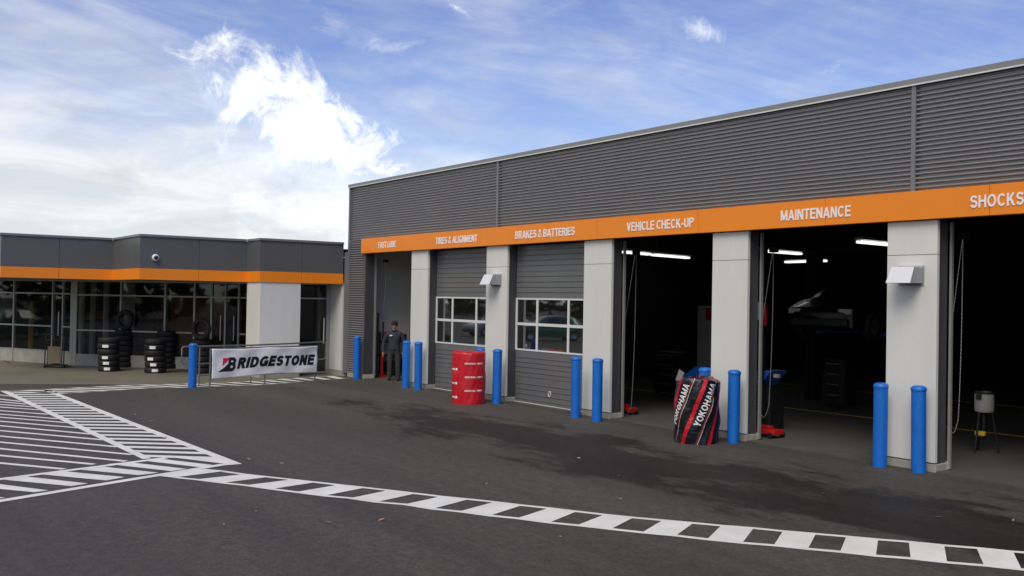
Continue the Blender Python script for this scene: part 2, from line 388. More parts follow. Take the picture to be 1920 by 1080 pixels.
# lettering: a plain grotesque alphabet drawn as strokes in a cell of height 1
def arc(cx, cy, rx, ry, a0, a1, n=14): return [(cx + rx * math.cos(math.radians(a0 + (a1 - a0) * i / n)), cy + ry * math.sin(math.radians(a0 + (a1 - a0) * i / n))) for i in range(n + 1)]
def alphabet(t):
    h = t / 2; V = ('p', [(h, 0), (h, 1)])
    bowl = ('p', [(h, 1 - h), (.36, 1 - h)] + arc(.36, .5 + (.5 - h + .03) / 2, .70 - h - .36, (.5 - h - .03) / 2, 90, -90) + [(h, .53)])
    def ver(x, y0=0, y1=1): return ('p', [(x, y0), (x, y1)])
    def bar(x0, x1, y): return ('p', [(x0, y), (x1, y)])
    def dg(x0, y0, x1, y1): return ('d', x0, y0, x1, y1)
    return {'A': (.78, [dg(.39, 1, h, 0), dg(.39, 1, .78 - h, 0), bar(.18, .60, .29)]),
     'B': (.72, [V, bowl, ('p', [(h, .53), (.38, .53)] + arc(.38, (.53 + h) / 2, .72 - h - .38, (.53 - h) / 2, 90, -90) + [(h, h)])]),
     'C': (.76, [('p', arc(.40, .5, .40 - h, .5 - h, 42, 318, 22))]),
     'D': (.74, [V, ('p', [(h, 1 - h), (.33, 1 - h)] + arc(.33, .5, .41 - h, .5 - h, 90, -90) + [(h, h)])]),
     'E': (.63, [V, bar(t, .63, 1 - h), bar(t, .60, .52), bar(t, .63, h)]), 'F': (.58, [V, bar(t, .58, 1 - h), bar(t, .54, .5)]),
     'G': (.80, [('p', arc(.41, .5, .41 - h, .5 - h, 42, 325, 22)), bar(.44, .80, .44), ver(.80 - h, .05, .46)]),
     'H': (.72, [V, ver(.72 - h), bar(t, .72 - t, .52)]), 'I': (t, [V]),
     'K': (.73, [V, dg(.16, .36, .60, 1), dg(.33, .56, .64, 0)]), 'L': (.58, [V, bar(t, .58, h)]),
     'M': (.86, [V, ver(.86 - h), dg(h, 1, .43, .05), dg(.86 - h, 1, .43, .05)]), 'N': (.73, [V, ver(.73 - h), dg(h, 1, .73 - h, 0)]),
     'O': (.82, [('p', arc(.41, .5, .41 - h, .5 - h, 0, 360, 28))]), 'P': (.70, [V, bowl]), 'R': (.73, [V, bowl, dg(.40, .50, .63, 0)]),
     'S': (.68, [('p', arc(.34, .5 + (.5 - h + .02) / 2, .33 - h, (.5 - h - .02) / 2, 15, 270, 18)), ('p', arc(.34, (.52 + h) / 2, .34 - h, (.52 - h) / 2, 90, -165, 18))]),
     'T': (.66, [bar(0, .66, 1 - h), ver(.33, 0, 1 - t)]), 'U': (.72, [('p', [(h, 1)] + arc(.36, .34, .36 - h, .34 - h, 180, 360, 16) + [(.72 - h, 1)])]),
     'V': (.72, [dg(h, 1, .36, 0), dg(.72 - h, 1, .36, 0)]), 'Y': (.72, [dg(h, 1, .36, .40), dg(.72 - h, 1, .36, .40), ver(.36, 0, .45)]),
     '&': (.76, [('p', [(.71, .02), (.25, .64), (.20, .77), (.26, .89), (.37, .925), (.47, .88), (.50, .77), (.43, .65), (.16, .44), (.09, .27), (.15, .12), (.31, .075), (.47, .12), (.58, .26), (.63, .42)])]),
     '-': (.34, [bar(.01, .33, .40)])}
def letters(text, t=.155, gap=.12):
    AB = alphabet(t); x = 0.0; out_ = []
    for ch in text:
        if ch == ' ': x += .30; continue
        wd, strokes = AB[ch]; parts = []
        for k, st in enumerate(strokes):
            if st[0] == 'd':
                _, x0, y0, x1, y1 = st; hw = t * .52 * math.hypot(x1 - x0, y1 - y0) / abs(y1 - y0); n = 5
                vs = [(x0 + (x1 - x0) * i / n + sg * hw, y0 + (y1 - y0) * i / n) for i in range(n + 1) for sg in (-1, 1)]
            else:
                P = st[1]
                if len(P) == 2: P = [(P[0][0] + (P[1][0] - P[0][0]) * i / 4, P[0][1] + (P[1][1] - P[0][1]) * i / 4) for i in range(5)]
                vs = []; closed = math.hypot(P[0][0] - P[-1][0], P[0][1] - P[-1][1]) < 1e-6
                for i, p in enumerate(P):
                    a_ = P[i - 1] if i else (P[-2] if closed else p); b_ = P[i + 1] if i < len(P) - 1 else (P[1] if closed else p)
                    dx, dy = b_[0] - a_[0], b_[1] - a_[1]; l_ = math.hypot(dx, dy) or 1
                    c_ = 1.0
                    if a_ != p and b_ != p:
                        l1 = math.hypot(p[0] - a_[0], p[1] - a_[1]); c_ = max(.6, ((p[0] - a_[0]) * dx + (p[1] - a_[1]) * dy) / (l1 * l_) if l1 > 1e-9 else 1)
                    nx_, ny_ = -dy / l_ * t / 2 / c_, dx / l_ * t / 2 / c_
                    vs += [(p[0] - nx_, p[1] - ny_), (p[0] + nx_, p[1] + ny_)]
            fs = [(2 * i, 2 * i + 2, 2 * i + 3, 2 * i + 1) for i in range(len(vs) // 2 - 1)]
            parts.append(([(x + u, v) for u, v in vs], fs))
        out_.append(parts); x += wd + gap
    W_ = x - gap
    res = []
    for parts in out_:
        q = []
        for vs, fs in parts:
            ff = []
            for f in fs:
                ar = sum(vs[f[i]][0] * vs[f[(i + 1) % 4]][1] - vs[f[(i + 1) % 4]][0] * vs[f[i]][1] for i in range(4)); ff.append(f if ar > 0 else f[::-1])
            q.append(([(u / W_, v) for u, v in vs], ff))
        res.append(q)
    return res
def letter_mesh(mb, parts, fn, d0, d1):
    for k, (vs, fs) in enumerate(parts): extrude_letter(mb, vs, fs, fn, d0 + .0005 * k, d1)
def extrude_letter(mb, vs, fs, fn, d0, d1):    # fn(u, v, depth) -> world; d0 front depth, d1 back depth
    n = len(vs)
    V = [fn(u, v, d0) for u, v in vs] + [fn(u, v, d1) for u, v in vs]
    E = {}
    for f in fs:
        for i in range(len(f)):
            a, b = f[i], f[(i + 1) % len(f)]
            E[(a, b)] = E.get((a, b), 0) + 1
    FS = [list(f) for f in fs]
    for (a, b) in E:
        if (b, a) not in E: FS.append([b, a, n + a, n + b])
    mb.add(V, FS)

# ================================================================== GROUND
ground = MB().add([(-420, -300, 0), (300, -300, 0), (300, 420, 0), (-420, 420, 0)], [(0, 1, 2, 3)]).build('asphalt_ground', M['asphalt'])
tag(ground, 'dark grey asphalt forecourt with damp streaks along the bay fronts', kind='structure')
def stripe(name, pts, z=.004):
    a = [Vector((p[0], p[1], z)) for p in pts]
    ar = sum(a[i].x * a[(i + 1) % len(a)].y - a[(i + 1) % len(a)].x * a[i].y for i in range(len(a)))
    if ar < 0: a.reverse()
    return MB().add(a, [list(range(len(a)))]).build(name, M['paint'], ground)
def px(*ps): return [G(x, y) for x, y in ps]
def sc4(o, k, pts): return [G(o[0] + x / k, o[1] + y / k) for x, y in pts]
# strip along the lower right: dark gaps measured as quads (TL, TR, BR, BL); white bars lie between them
gaps = [sc4((240, 820), 4.8, q) for q in ([(835, 312), (1015, 337), (640, 378), (460, 360)], [(1235, 362), (1445, 385), (1085, 430), (880, 408)], [(1665, 410), (1870, 433), (1535, 490), (1320, 463)])]
gaps += [sc4((600, 880), 3, q) for q in ([(240, 107), (370, 122), (185, 160), (38, 147)], [(525, 140), (665, 157), (490, 195), (332, 182)], [(825, 173), (968, 188), (795, 235), (645, 220)], [(1125, 207), (1275, 223), (1120, 273), (968, 258)], [(1435, 242), (1590, 260), (1455, 312), (1300, 297)], [(1755, 277), (1920, 292), (1820, 352), (1645, 333)])]
gaps += [sc4((1200, 920), 2.667, q) for q in ([(565, 193), (712, 208), (672, 270), (515, 258)], [(877, 222), (1030, 235), (1003, 302), (842, 288)], [(1190, 250), (1345, 262), (1353, 335), (1180, 322)], [(1522, 280), (1685, 293), (1718, 370), (1535, 355)])]
gaps.insert(9, sc4((1200, 920), 2.667, [(262, 167), (402, 180), (340, 240), (185, 222)]))
stepv = [(gaps[-1][i] - gaps[-4][i]) / 3 for i in range(4)]
for k in range(9): gaps.append([gaps[-1][i] + stepv[i] for i in range(4)])
for a, b in zip(gaps[:-1], gaps[1:]): stripe('painted_bar', [a[1], b[0], b[3], a[2]])
def offset_line(pa, pb, w_, side):             # ribbon outside the gap edges
    out_ = []
    n = len(pa)
    for i in range(n): d = (pb[i] - pa[i]).normalized(); out_.append(pa[i] - d * w_ * side)
    return out_
tops = [p for g in gaps for p in (g[0], g[1])]; bots = [p for g in gaps for p in (g[3], g[2])]
for i in range(len(tops) - 1):
    for A_, B_ in ((tops, bots), (bots, tops)):
        d0 = (A_[i] - B_[i]).normalized(); d1 = (A_[i + 1] - B_[i + 1]).normalized()
        stripe('painted_edge_line', [A_[i], A_[i + 1], A_[i + 1] + d1 * .085, A_[i] + d0 * .085])
# strip joining the left hatching to it: slanted bars
E_ = [[(0, 888), (205, 905), (80, 925), (0, 922)], [(0, 798), (505, 855), (385, 873), (0, 828)], [(260, 755), (795, 805), (660, 828), (185, 775)], [(555, 720), (1040, 765), (935, 780), (465, 735)], [(810, 682), (1285, 735), (1190, 747), (725, 697)], [(1060, 655), (1495, 705), (1400, 718), (960, 668)], [(1330, 637), (1695, 682), (1620, 692), (1180, 640)]]
EG = [sc4((0, 700), 4, q) for q in E_]
step = (EG[2][1] - EG[3][1])                   # extend the row beyond the frame to the left
s0 = EG[2]
EG = EG[2:]
for k in range(9): EG.insert(0, [p + (EG[0][i] - EG[1][i]) * (1.0 if k else 1.0) for i, p in enumerate(EG[0])])
for a, b in zip(EG[:-1], EG[1:]): stripe('painted_bar', [a[0], a[1], b[2], b[3]])
inA, inB = EG[0][0].lerp(EG[0][3], .5), EG[-1][0].lerp(EG[-1][3], .5)
ouA, ouB = EG[0][1].lerp(EG[0][2], .5), EG[-1][1].lerp(EG[-1][2], .5)
nin = (ouA - inA).normalized()
perp = Vector((-(inB - inA).y, (inB - inA).x, 0)).normalized(); perp = perp if perp.dot(nin) > 0 else -perp
stripe('painted_edge_line', [inA - perp * .10, inB - perp * .10, inB + perp * .03, inA + perp * .03], .0055)
tip = G(454, 870.5)
stripe('painted_edge_line', [ouA - perp * .05, ouB - perp * .05, ouB + perp * .09, ouA + perp * .09], .0062)
stripe('painted_edge_line', [ouB - perp * .05, tip - perp * .10, tip, ouB + perp * .09], .0062)
stripe('painted_bar', [EG[-1][0], EG[-1][1], tip, G(420, 857), G(300, 858)], .0050)
g00 = gaps[0][0] + (gaps[0][0] - gaps[0][3]).normalized() * .085; g03 = gaps[0][3] - (gaps[0][0] - gaps[0][3]).normalized() * .085
stripe('painted_bar', [G(285, 891.5), g03, g00, G(385, 880)], .0070)
# long ladder strip running up the left side
lad = [((155, 232), (575, 228)), ((215, 264), (680, 267)), ((250, 284), (740, 290)), ((295, 308), (800, 312)), ((345, 331), (852, 337)), ((390, 355), (905, 361)), ((445, 380), (970, 385)), ((500, 405), (1040, 412)), ((555, 430), (1105, 438)), ((615, 460), (1175, 467)), ((685, 490), (1255, 498)), ((755, 520), (1340, 530)), ((825, 550), (1430, 562)), ((900, 583), (1520, 595)), ((980, 622), (1620, 634)), ((1065, 662), (1730, 676))]
lg = [(G(a[0] / 6, 700 + a[1] / 6), G(b[0] / 6, 700 + b[1] / 6)) for a, b in lad]
lg += [(G(a[0] / 4, 700 + a[1] / 4), G(b[0] / 4, 700 + b[1] / 4)) for a, b in (((770, 467), (1230, 482)), ((835, 497), (1300, 512)), ((895, 530), (1390, 545)), ((970, 565), (1480, 578)), ((1060, 603), (1570, 618)))]
n_l = len(lg)                                  # even out: straight edges, equal pitch
La, Lb = lg[0][0], lg[-1][0]; Ra, Rb = lg[0][1], lg[-1][1]
def lad_pt(t): return La.lerp(Lb, t), Ra.lerp(Rb, t)
nb = 21
for k in range(-1, nb):
    a0, b0 = lad_pt((k + .27) / (nb - 1)); a1, b1 = lad_pt((k + .73) / (nb - 1))
    stripe('painted_bar', [a0, b0, b1, a1])
tl, tr = lad_pt(-1.6 / (nb - 1)); bl, br = lad_pt(1.02 + .6 / (nb - 1))
dn = (Ra - La).normalized()
stripe('painted_edge_line', [tl - dn * .16, tl, bl, G(267, 861)])
stripe('painted_edge_line', [tr, tr + dn * .16, G(455, 870.5), br])
# thin hatch lines left of it
hl = [((0, 245), (170, 262)), ((0, 290), (240, 318)), ((0, 320), (300, 348)), ((0, 350), (370, 378)), ((0, 380), (440, 412)), ((0, 420), (545, 462)), ((0, 460), (655, 512)), ((0, 495), (770, 557)), ((0, 540), (890, 615)), ((0, 590), (1035, 685)), ((0, 645), (1170, 750)), ((0, 707), (1320, 828)), ((0, 775), (1490, 915)), ((0, 848), (1420, 990)), ((0, 925), (1060, 1024)), ((0, 1010), (720, 1078))]
for a, b in hl:
    p, q = G(a[0] / 6, 700 + a[1] / 6), G(b[0] / 6, 700 + b[1] / 6)
    d = (q - p); p = q - d * 3.0 if d.length < 3 else p - d.normalized() * 5
    nrm = Vector((-d.y, d.x, 0)).normalized() * .05
    stripe('painted_hatch_line', [p - nrm, q - nrm, q + nrm, p + nrm], .0025)
# strip across the top towards the corner of the two buildings
up_l = px((4, 733.8), (83, 730.3), (250, 722.0), (320, 721.0), (449, 716.6), (560, 708.6), (655, 704.5))
lo_l = px((106.7, 738.3), (183, 734), (291.7, 726.6), (340, 727), (490, 721.6), (590, 713.3), (655, 709))
def poly_at(pl, t):
    L_ = [0]
    for a, b in zip(pl[:-1], pl[1:]): L_.append(L_[-1] + (b - a).length)
    s_ = t * L_[-1]
    for i in range(len(pl) - 1):
        if s_ <= L_[i + 1] or i == len(pl) - 2: return pl[i].lerp(pl[i + 1], (s_ - L_[i]) / (L_[i + 1] - L_[i]))
nu = 17
for k in range(nu):
    t0, t1 = (k + .05) / nu, (k + .55) / nu
    sk = .028
    stripe('painted_bar', [poly_at(up_l, max(0, t0 - sk)), poly_at(up_l, max(0, t1 - sk)), poly_at(lo_l, min(1, t1 + .004)), poly_at(lo_l, min(1, t0 + .004))])
for pl, oth in ((up_l, lo_l), (lo_l, up_l)):
    for i in range(40):
        t0, t1 = i / 40, (i + 1) / 40
        a, b = poly_at(pl, t0), poly_at(pl, t1); da = (poly_at(oth, t0) - a).normalized() * -.05; db = (poly_at(oth, t1) - b).normalized() * -.05
        stripe('painted_edge_line', [a, b, b + db, a + da], .0032)

# ---- paved apron in front of the shop
WALK = [G(300, 722.3), G(200, 721), G(0, 719.8)]
walk = MB().add([(p.x, p.y, .003) for p in WALK] + [(-32.2, 2.5, .003), (-60, 2.5, .003), (-60, 16, .003), (-27.5, 16, .003), (-27.3, 13.4, .003), (G(655, 704.3).x, G(655, 704.3).y, .003), (G(560, 708.3).x, G(560, 708.3).y, .003), (G(449, 716.4).x, G(449, 716.4).y, .003)], [list(range(11))]).build('pavement', M['walk'])
for p in walk.data.polygons:
    if p.normal.z < 0: p.flip()
tag(walk, 'stained pale concrete apron in front of the shop windows', kind='structure')

# ================================================================== GARAGE BUILDING
FYW = 13.53
Z_BT, Z_BB, Z_TOP = 4.14, 3.71, 5.84
XC, XE = -27.30, -0.60                         # left corner, right end
OPEN = [(-26.2, -23.48), (-22.61, -19.84), (-18.97, -16.15), (-15.27, -12.50), (-11.67, -8.92), (-8.10, -5.33), (-4.50, -1.75)]
gar = thing('garage_building', (-14, 14, 0), 'long garage with grey corrugated upper wall, orange sign band and pale pillars', 'building')
PITCHZ = .0690
def corrugated(name, x0, x1, z0, z1):
    mb = MB(); prof = []
    n = int(math.ceil((z1 - z0) / PITCHZ * 10))
    for i in range(n + 1):
        z = min(z1, z0 + i * PITCHZ / 10)
        ph = ((z1 - z) / PITCHZ) % 1.0
        # rounded ridge with a flatter valley
        h = (ph / .58) ** .7 if ph < .58 else max(0.0, 1 - (ph - .58) / .08) if ph < .66 else 0.0
        prof.append((FYW - .003 - .055 * h, z))
    xs = [x0 + (x1 - x0) * i / max(1, int((x1 - x0) / 1.2)) for i in range(max(1, int((x1 - x0) / 1.2)) + 1)]
    vs = []
    for x in xs: vs += [(x, y, z) for y, z in prof]
    m = len(prof); fs = [(j * m + i, (j + 1) * m + i, (j + 1) * m + i + 1, j * m + i + 1) for j in range(len(xs) - 1) for i in range(m - 1)]
    return mb.add(vs, fs).build(name, M['corr'], gar, smooth=True, angle=40)
seams = [XC + .05, -19.41, -8.50, XE]
for a, b in zip(seams[:-1], seams[1:]): corrugated('corrugated_panel', a + .03, b - .03, Z_BT - .03, Z_TOP - .095)
corrugated('corrugated_panel', XC + .05, OPEN[0][0] - .02, .12, Z_BT - .03)
for x in seams[1:-1]: bx('seam_trim', M['trim'], gar, x - .035, x + .035, FYW - .068, FYW, Z_BT - .02, Z_TOP - .096, .004)
bx('corner_trim', M['trim'], gar, XC - .03, XC + .05, FYW - .07, FYW + .1, .10, Z_TOP - .096, .004)
bx('coping', M['coping'], gar, XC - .07, XE + .07, FYW - .085, FYW + .40, Z_TOP - .095, Z_TOP, .008)
bx('coping_lip', M['wframe'], gar, XC - .07, XE + .07, FYW - .094, FYW - .086, Z_TOP - .110, Z_TOP - .088)
# wall behind the sheet
bx('parapet_wall', M['indark'], gar, XC, XE, FYW + .005, FYW + .24, Z_BB + .02, Z_TOP - .096)
bx('corner_pier', M['jamb'], gar, XC, OPEN[0][0], FYW + .005, FYW + .25, .10, Z_BB + .018)
bx('pier_base', M['conc'], gar, XC + .02, OPEN[0][0] + .012, FYW - .045, FYW + .27, -.02, .13, .012)
# orange sign band in panels, each with a hairline joint
bs = [-26.34, -24.12, -21.30, -18.48, -15.65, -12.79, -10.0, -7.28, -4.5, -1.75, XE + .02]
bands = []
for i, (a, b) in enumerate(zip(bs[:-1], bs[1:])):
    bands.append(bx('orange_band_panel', M['orange'], gar, a + (.004 if i else 0), b - .004, FYW - .13, FYW + .02, Z_BB + (.0 if i % 2 else .001), Z_BT, .004))
bx('band_backing', M['jamb'], gar, bs[0] + .01, XE, FYW - .10, FYW + .003, Z_BB + .02, Z_BT - .02)
def band_for(x):
    for i, (a, b) in enumerate(zip(bs[:-1], bs[1:])):
        if a <= x < b: return bands[i]
    return bands[-1]
FT = FYW - .13
def sign(text, px0, px1, zc, h, bold=.018):
    x0 = FY(px0, 420, FT).x; x1 = FY(px1, 420, FT).x
    for parts in letters(text, .165, .13):
        mb = MB(); letter_mesh(mb, parts, lambda u, v, d: Vector((x0 + u * (x1 - x0), FT - d, zc + (v - .5) * h)), .010, .001)
        xm = x0 + (x1 - x0) * parts[0][0][0][0]
        mb.build('sign_letter', M['white'], band_for(xm))
for t, a, b in (('FAST LUBE', 710.5, 743), ('TIRES & ALIGNMENT', 818, 895.5), ('BRAKES & BATTERIES', 967, 1078), ('VEHICLE CHECK-UP', 1176, 1301), ('MAINTENANCE', 1464.4, 1595), ('SHOCKS', 1819.5, 1919.5)):
    sign(t, a, b, 3.915, .175)
# pillars
XP = [(OPEN[i][1], OPEN[i + 1][0]) for i in range(len(OPEN) - 1)] + [(OPEN[-1][1], XE)]
for i, (a, b) in enumerate(XP):
    p = bx('pillar', M['jamb'], gar, a + .012, b - .012, FYW + .02, FYW + .25, .10, Z_BB + .018)
    bx('pillar_panel', M['panel'], p, a, b, FYW - .045, FYW + .018, .135, 3.190, .004)
    bx('pillar_panel', M['panel'], p, a, b, FYW - .045, FYW + .018, 3.198, Z_BB - .012, .004)
    bx('pillar_base', M['conc'], p, a - .005, b + .012, FYW - .035, FYW + .27, -.02, .118, .012)
    bx('corner_guard', M['track'], p, b - .01, b + .018, FYW + .252, FYW + .272, -.01, .14)
for i, (a, b) in enumerate(OPEN):
    bx('door_track', M['track'] if i != 1 and i != 2 else M['jamb'], gar, a + .012, a + .05, FYW + .26, FYW + .31, .03, 3.68)
    bx('door_track', M['jamb'], gar, b - .05, b - .012, FYW + .26, FYW + .31, .03, 3.68)
bx('threshold', M['gfloor'], gar, OPEN[0][0], XE, FYW - .03, FYW + .28, -.02, .018)
# closed overhead doors
def rib_section(mb, x0, x1, y, z0, z1, ribs):
    prof = [(y, z0 + .004)]
    for r in ribs: prof += [(y, r - .013), (y + .010, r - .009), (y + .010, r - .003), (y - .010, r + .001), (y - .010, r + .008), (y, r + .012)]
    prof += [(y, z1 - .004), (y + .02, z1 - .001)]
    m = len(prof); vs = [(x0, a, b) for a, b in prof] + [(x1, a, b) for a, b in prof]
    mb.add(vs, [(i, m + i, m + i + 1, i + 1) for i in range(m - 1)])
def closed_door(a, b, pull):
    dY = FYW + .235
    d = MB().box(a + .01, b - .01, dY + .03, dY + .045, .03, 1.24).box(a + .01, b - .01, dY + .03, dY + .045, 2.46, 3.70).build('overhead_door', M['door'], gar)
    for z0, z1, rb in ((.03, .62, (.10, .22, .34, .46)), (.62, 1.24, (.73, .85, .96, 1.07)), (2.46, 3.08, (2.60, 2.72, 2.84, 2.97)), (3.08, 3.70, (3.22, 3.34, 3.46, 3.58))):
        mb = MB(); rib_section(mb, a + .01, b - .01, dY, z0, z1, rb); mb.build('door_section', M['door'], d)
    w0, w1 = a + .03, b - .03; wm = [w0, w0 + (w1 - w0) * .293, w0 + (w1 - w0) * .707, w1]
    zs = [1.24, 1.855, 2.46]
    fr = MB()
    for z in zs: fr.box(w0 - .02, w1 + .02, dY - .012, dY + .03, z - (.032 if z != zs[0] else .005), z + (.032 if z != zs[2] else .005))
    for i, x in enumerate(wm): fr.box(x - .032, x + .032, dY - .010, dY + .028, zs[0] + .001, zs[2] - .001)
    fr.build('window_frame', M['wframe'], d)
    for r in range(2):
        for c in range(3): bx('window_pane', M['doorglass'], d, wm[c] + .03, wm[c + 1] - .03, dY + .004, dY + .010, zs[r] + .03, zs[r + 1] - .03)
    bx('bottom_seal', M['wframe'], d, a + .01, b - .01, dY - .02, dY + .03, .005, .030)
    if pull:
        mb = MB(); c = Vector((pull, dY - .014, .30)); mb.tube([c + Vector((math.cos(t) * .045, 0, math.sin(t) * .06)) for t in [i * math.pi / 10 for i in range(21)]], .010, 6, False); mb.build('pull_ring', M['wframe'], d)
closed_door(*OPEN[1], None); closed_door(*OPEN[2], -17.61)
for a, b in (OPEN[1], OPEN[2]):                # dark lining behind the panes so the bay stays dim
    pass
# shell of the hall
YB = 31.0
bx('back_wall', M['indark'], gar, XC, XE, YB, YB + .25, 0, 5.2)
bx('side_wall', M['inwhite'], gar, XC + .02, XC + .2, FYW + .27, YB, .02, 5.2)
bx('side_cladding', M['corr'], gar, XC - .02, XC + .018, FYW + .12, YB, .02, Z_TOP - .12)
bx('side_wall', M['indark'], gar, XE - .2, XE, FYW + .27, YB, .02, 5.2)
bx('bounce_lining', M['inwhite'], gar, -23.24, -23.202, FYW + .6, YB, .02, 4.5)  # white sheet added to bounce light onto the side wall
bx('added_partition', M['indark'], gar, -23.2, -23.02, FYW + .6, YB, .02, 5.2)  # dark partition added to keep the neighbouring bays black
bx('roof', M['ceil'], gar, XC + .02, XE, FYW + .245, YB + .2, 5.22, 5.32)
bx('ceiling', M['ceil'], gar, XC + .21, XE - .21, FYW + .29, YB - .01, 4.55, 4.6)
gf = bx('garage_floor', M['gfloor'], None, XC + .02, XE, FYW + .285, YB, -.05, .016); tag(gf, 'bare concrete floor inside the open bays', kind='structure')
mb = MB()
for k in range(3): mb.box(-22.5, -1, 18.6 + k * 5.5, 18.7 + k * 5.5, .016, .021)
mb.build('floor_line', M['yellow'], gf)

# ================================================================== BOLLARDS
prof = [(.0, 0)]
BH = 1.268
bprof = [(.112, -.02), (.112, BH - .05), (.108, BH - .03), (.095, BH - .012), (.06, BH - .002), (.0, BH)]
bm0 = None
BOLL = [((356, 727), 1.15, 'blue bollard at the left end of the bridge-lettered banner railing'),
 ((665.5, 711), BH, 'blue bollard against the corrugated corner where both buildings meet'),
 ((757, 726.7), BH, 'blue bollard just right of the mechanic, left of a close pair'),
 ((780, 731), BH, 'blue bollard before the first pale pillar, right of a close pair'),
 (None, BH, 'blue bollard mostly hidden behind the red drum-shaped cover'),
 ((927, 757), BH, 'blue bollard right beside the red drum-shaped cover'),
 ((1075, 783), BH, 'blue bollard in front of the closed door with the pull ring'),
 ((1115, 790), BH, 'blue bollard before the pale pillar left of the vehicle check-up bay'),
 (None, BH, 'blue bollard whose top shows behind the black and red cover'),
 ((1370, 830.5), BH, 'blue bollard before the pale pillar right of the black and red cover'),
 ((1645, 876), BH, 'blue bollard at the left edge of the pillar with the larger vent hood'),
 ((1718, 886), BH, 'blue bollard in the middle of the pillar with the larger vent hood')]
for p, h, lab in BOLL:
    if p: q = G(*p)
    elif 'red drum' in lab: q = Vector((FY(896, 700, 13.05).x, 13.05, 0))
    else: q = Vector((FY(1318, 700, 13.12).x, 13.12, 0))
    b = thing('bollard', (q.x, q.y + .06, 0), lab.replace('bridge-lettered banner railing', 'railing with the white banner'), 'bollard', 'blue bollards guarding the bay fronts')
    lean_ = (random.uniform(-.008, .008), random.uniform(-.008, .008), random.uniform(0, 6.28))
    MB().lathe([(.105, -.02), (.105, h - .07), (.105, h - .055)], b.location, 28).build('sleeve', M['blue'], b, smooth=True, angle=40)
    MB().lathe([(.113, h - .075), (.114, h - .06), (.112, h - .045), (.098, h - .018), (.06, h - .003), (.0, h)], b.location, 28).build('domed_cap', M['blue'], b, smooth=True, angle=50)
    b.rotation_euler = lean_

# ================================================================== VENT HOODS
for xr, lab in ((-19.22, 'small white sloped vent hood on the pillar between the two closed doors'), (-8.33, 'larger-looking white sloped vent hood on the pillar left of the shocks sign')):
    h = thing('vent_hood', (xr - .18, FYW - .05, 2.76), lab, 'vent hood', 'vent hoods on the pillars')
    y1 = FYW - .047; x0 = xr - .36
    prof = [(y1, 2.77), (y1 - .34, 2.765), (y1 - .34, 2.785), (y1 - .225, 3.0), (y1, 3.0)]
    for xa, xb, nm, mt in ((x0 - .006, x0, 'side_cheek', 'hoodside'), (xr, xr + .006, 'side_cheek', 'hoodside')):
        MB().add([(xa, a, b) for a, b in prof] + [(xb, a, b) for a, b in prof], [(0, 1, 2, 3, 4), (9, 8, 7, 6, 5)] + [(i, 5 + i, 5 + (i + 1) % 5, (i + 1) % 5) for i in range(5)]).build(nm, M[mt], h, weld=True)
    t = .006
    MB().add([(x0 - .02, y1 - .345, 2.762), (xr + .02, y1 - .345, 2.762), (xr + .005, y1 - .222, 3.004), (x0 - .005, y1 - .222, 3.004), (x0 - .02, y1 - .355, 2.768), (xr + .02, y1 - .355, 2.768), (xr + .005, y1 - .23, 3.010), (x0 - .005, y1 - .23, 3.010)],
             [(0, 3, 2, 1), (4, 5, 6, 7), (0, 1, 5, 4), (1, 2, 6, 5), (2, 3, 7, 6), (3, 0, 4, 7)]).build('front_flap', M['hood'], h, weld=True)
    bx('top_plate', M['hood'], h, x0 - .005, xr + .005, y1 - .228, y1, 3.001, 3.008)
    bx('wall_flange', M['hoodside'], h, x0 - .03, xr + .03, y1 - .008, y1 + .001, 2.73, 3.03)
    bx('underside_plate', M['blackm'], h, x0 + .01, xr - .01, y1 - .30, y1 - .02, 2.785, 2.79)  # flat black plate across the underside of the hood

# ================================================================== SHOP BUILDING
shop = thing('shop_building', (-33, 9, 0), 'low grey shop with stepped orange-striped fascia and recessed dark glazing', 'building')
ZS, ZO0, ZO1 = 4.09, 2.81, 3.125
SEG = [(-31.57, 4.60, 7.68), (-28.64, 7.68, 10.80), (-27.62, 10.80, 13.46)]
def fascia(x0, x1, y0, y1, along, cut=None):
    cuts = [y0, y1] if along == 'y' else [x0, x1]
    if cut: cuts = [cuts[0], cut, cuts[1]]
    for i, (a, b) in enumerate(zip(cuts[:-1], cuts[1:])):
        g = .005
        A, B = a + (g if i else 0), b - (g if i < len(cuts) - 2 else 0)
        bb = (x0, x1, A, B) if along == 'y' else (A, B, y0, y1)
        bx('fascia_panel', M['fascia'], shop, *bb, ZO1 + .002, ZS - .07)
        o = .008
        ob = (x0, x1 + o, A, B) if along == 'y' else (A, B, y0 - o, y1)
        bx('orange_band_panel', M['orange'], shop, *ob, ZO0, ZO1)
    ob = (x0 - .05, x1 + .035, y0 - (.035), y1 + (.0 if y1 > 13 else -.036)) if along == 'y' else (x0 + .036, x1 - .051, y0 - .035, y1 + .05)
    bx('coping', M['trim'], shop, *ob, ZS - .069, ZS, .006)
cuts = [6.15, 9.35, 12.10]
for k, (X, y0, y1) in enumerate(SEG):
    fascia(X - .25, X, y0, y1, 'y', cuts[k])
    if k: fascia(SEG[k - 1][0], X - .25, y0, y0 + .25, 'x')
fascia(-52, -31.57 - .25, 4.60, 4.85, 'x', -41)
POLY = [(-27.75, 13.44), (-27.75, 10.93), (-28.77, 10.93), (-28.77, 7.81), (-31.7, 7.81), (-31.7, 4.73), (-52, 4.73), (-52, 15.8), (-27.75, 15.8)][::-1]
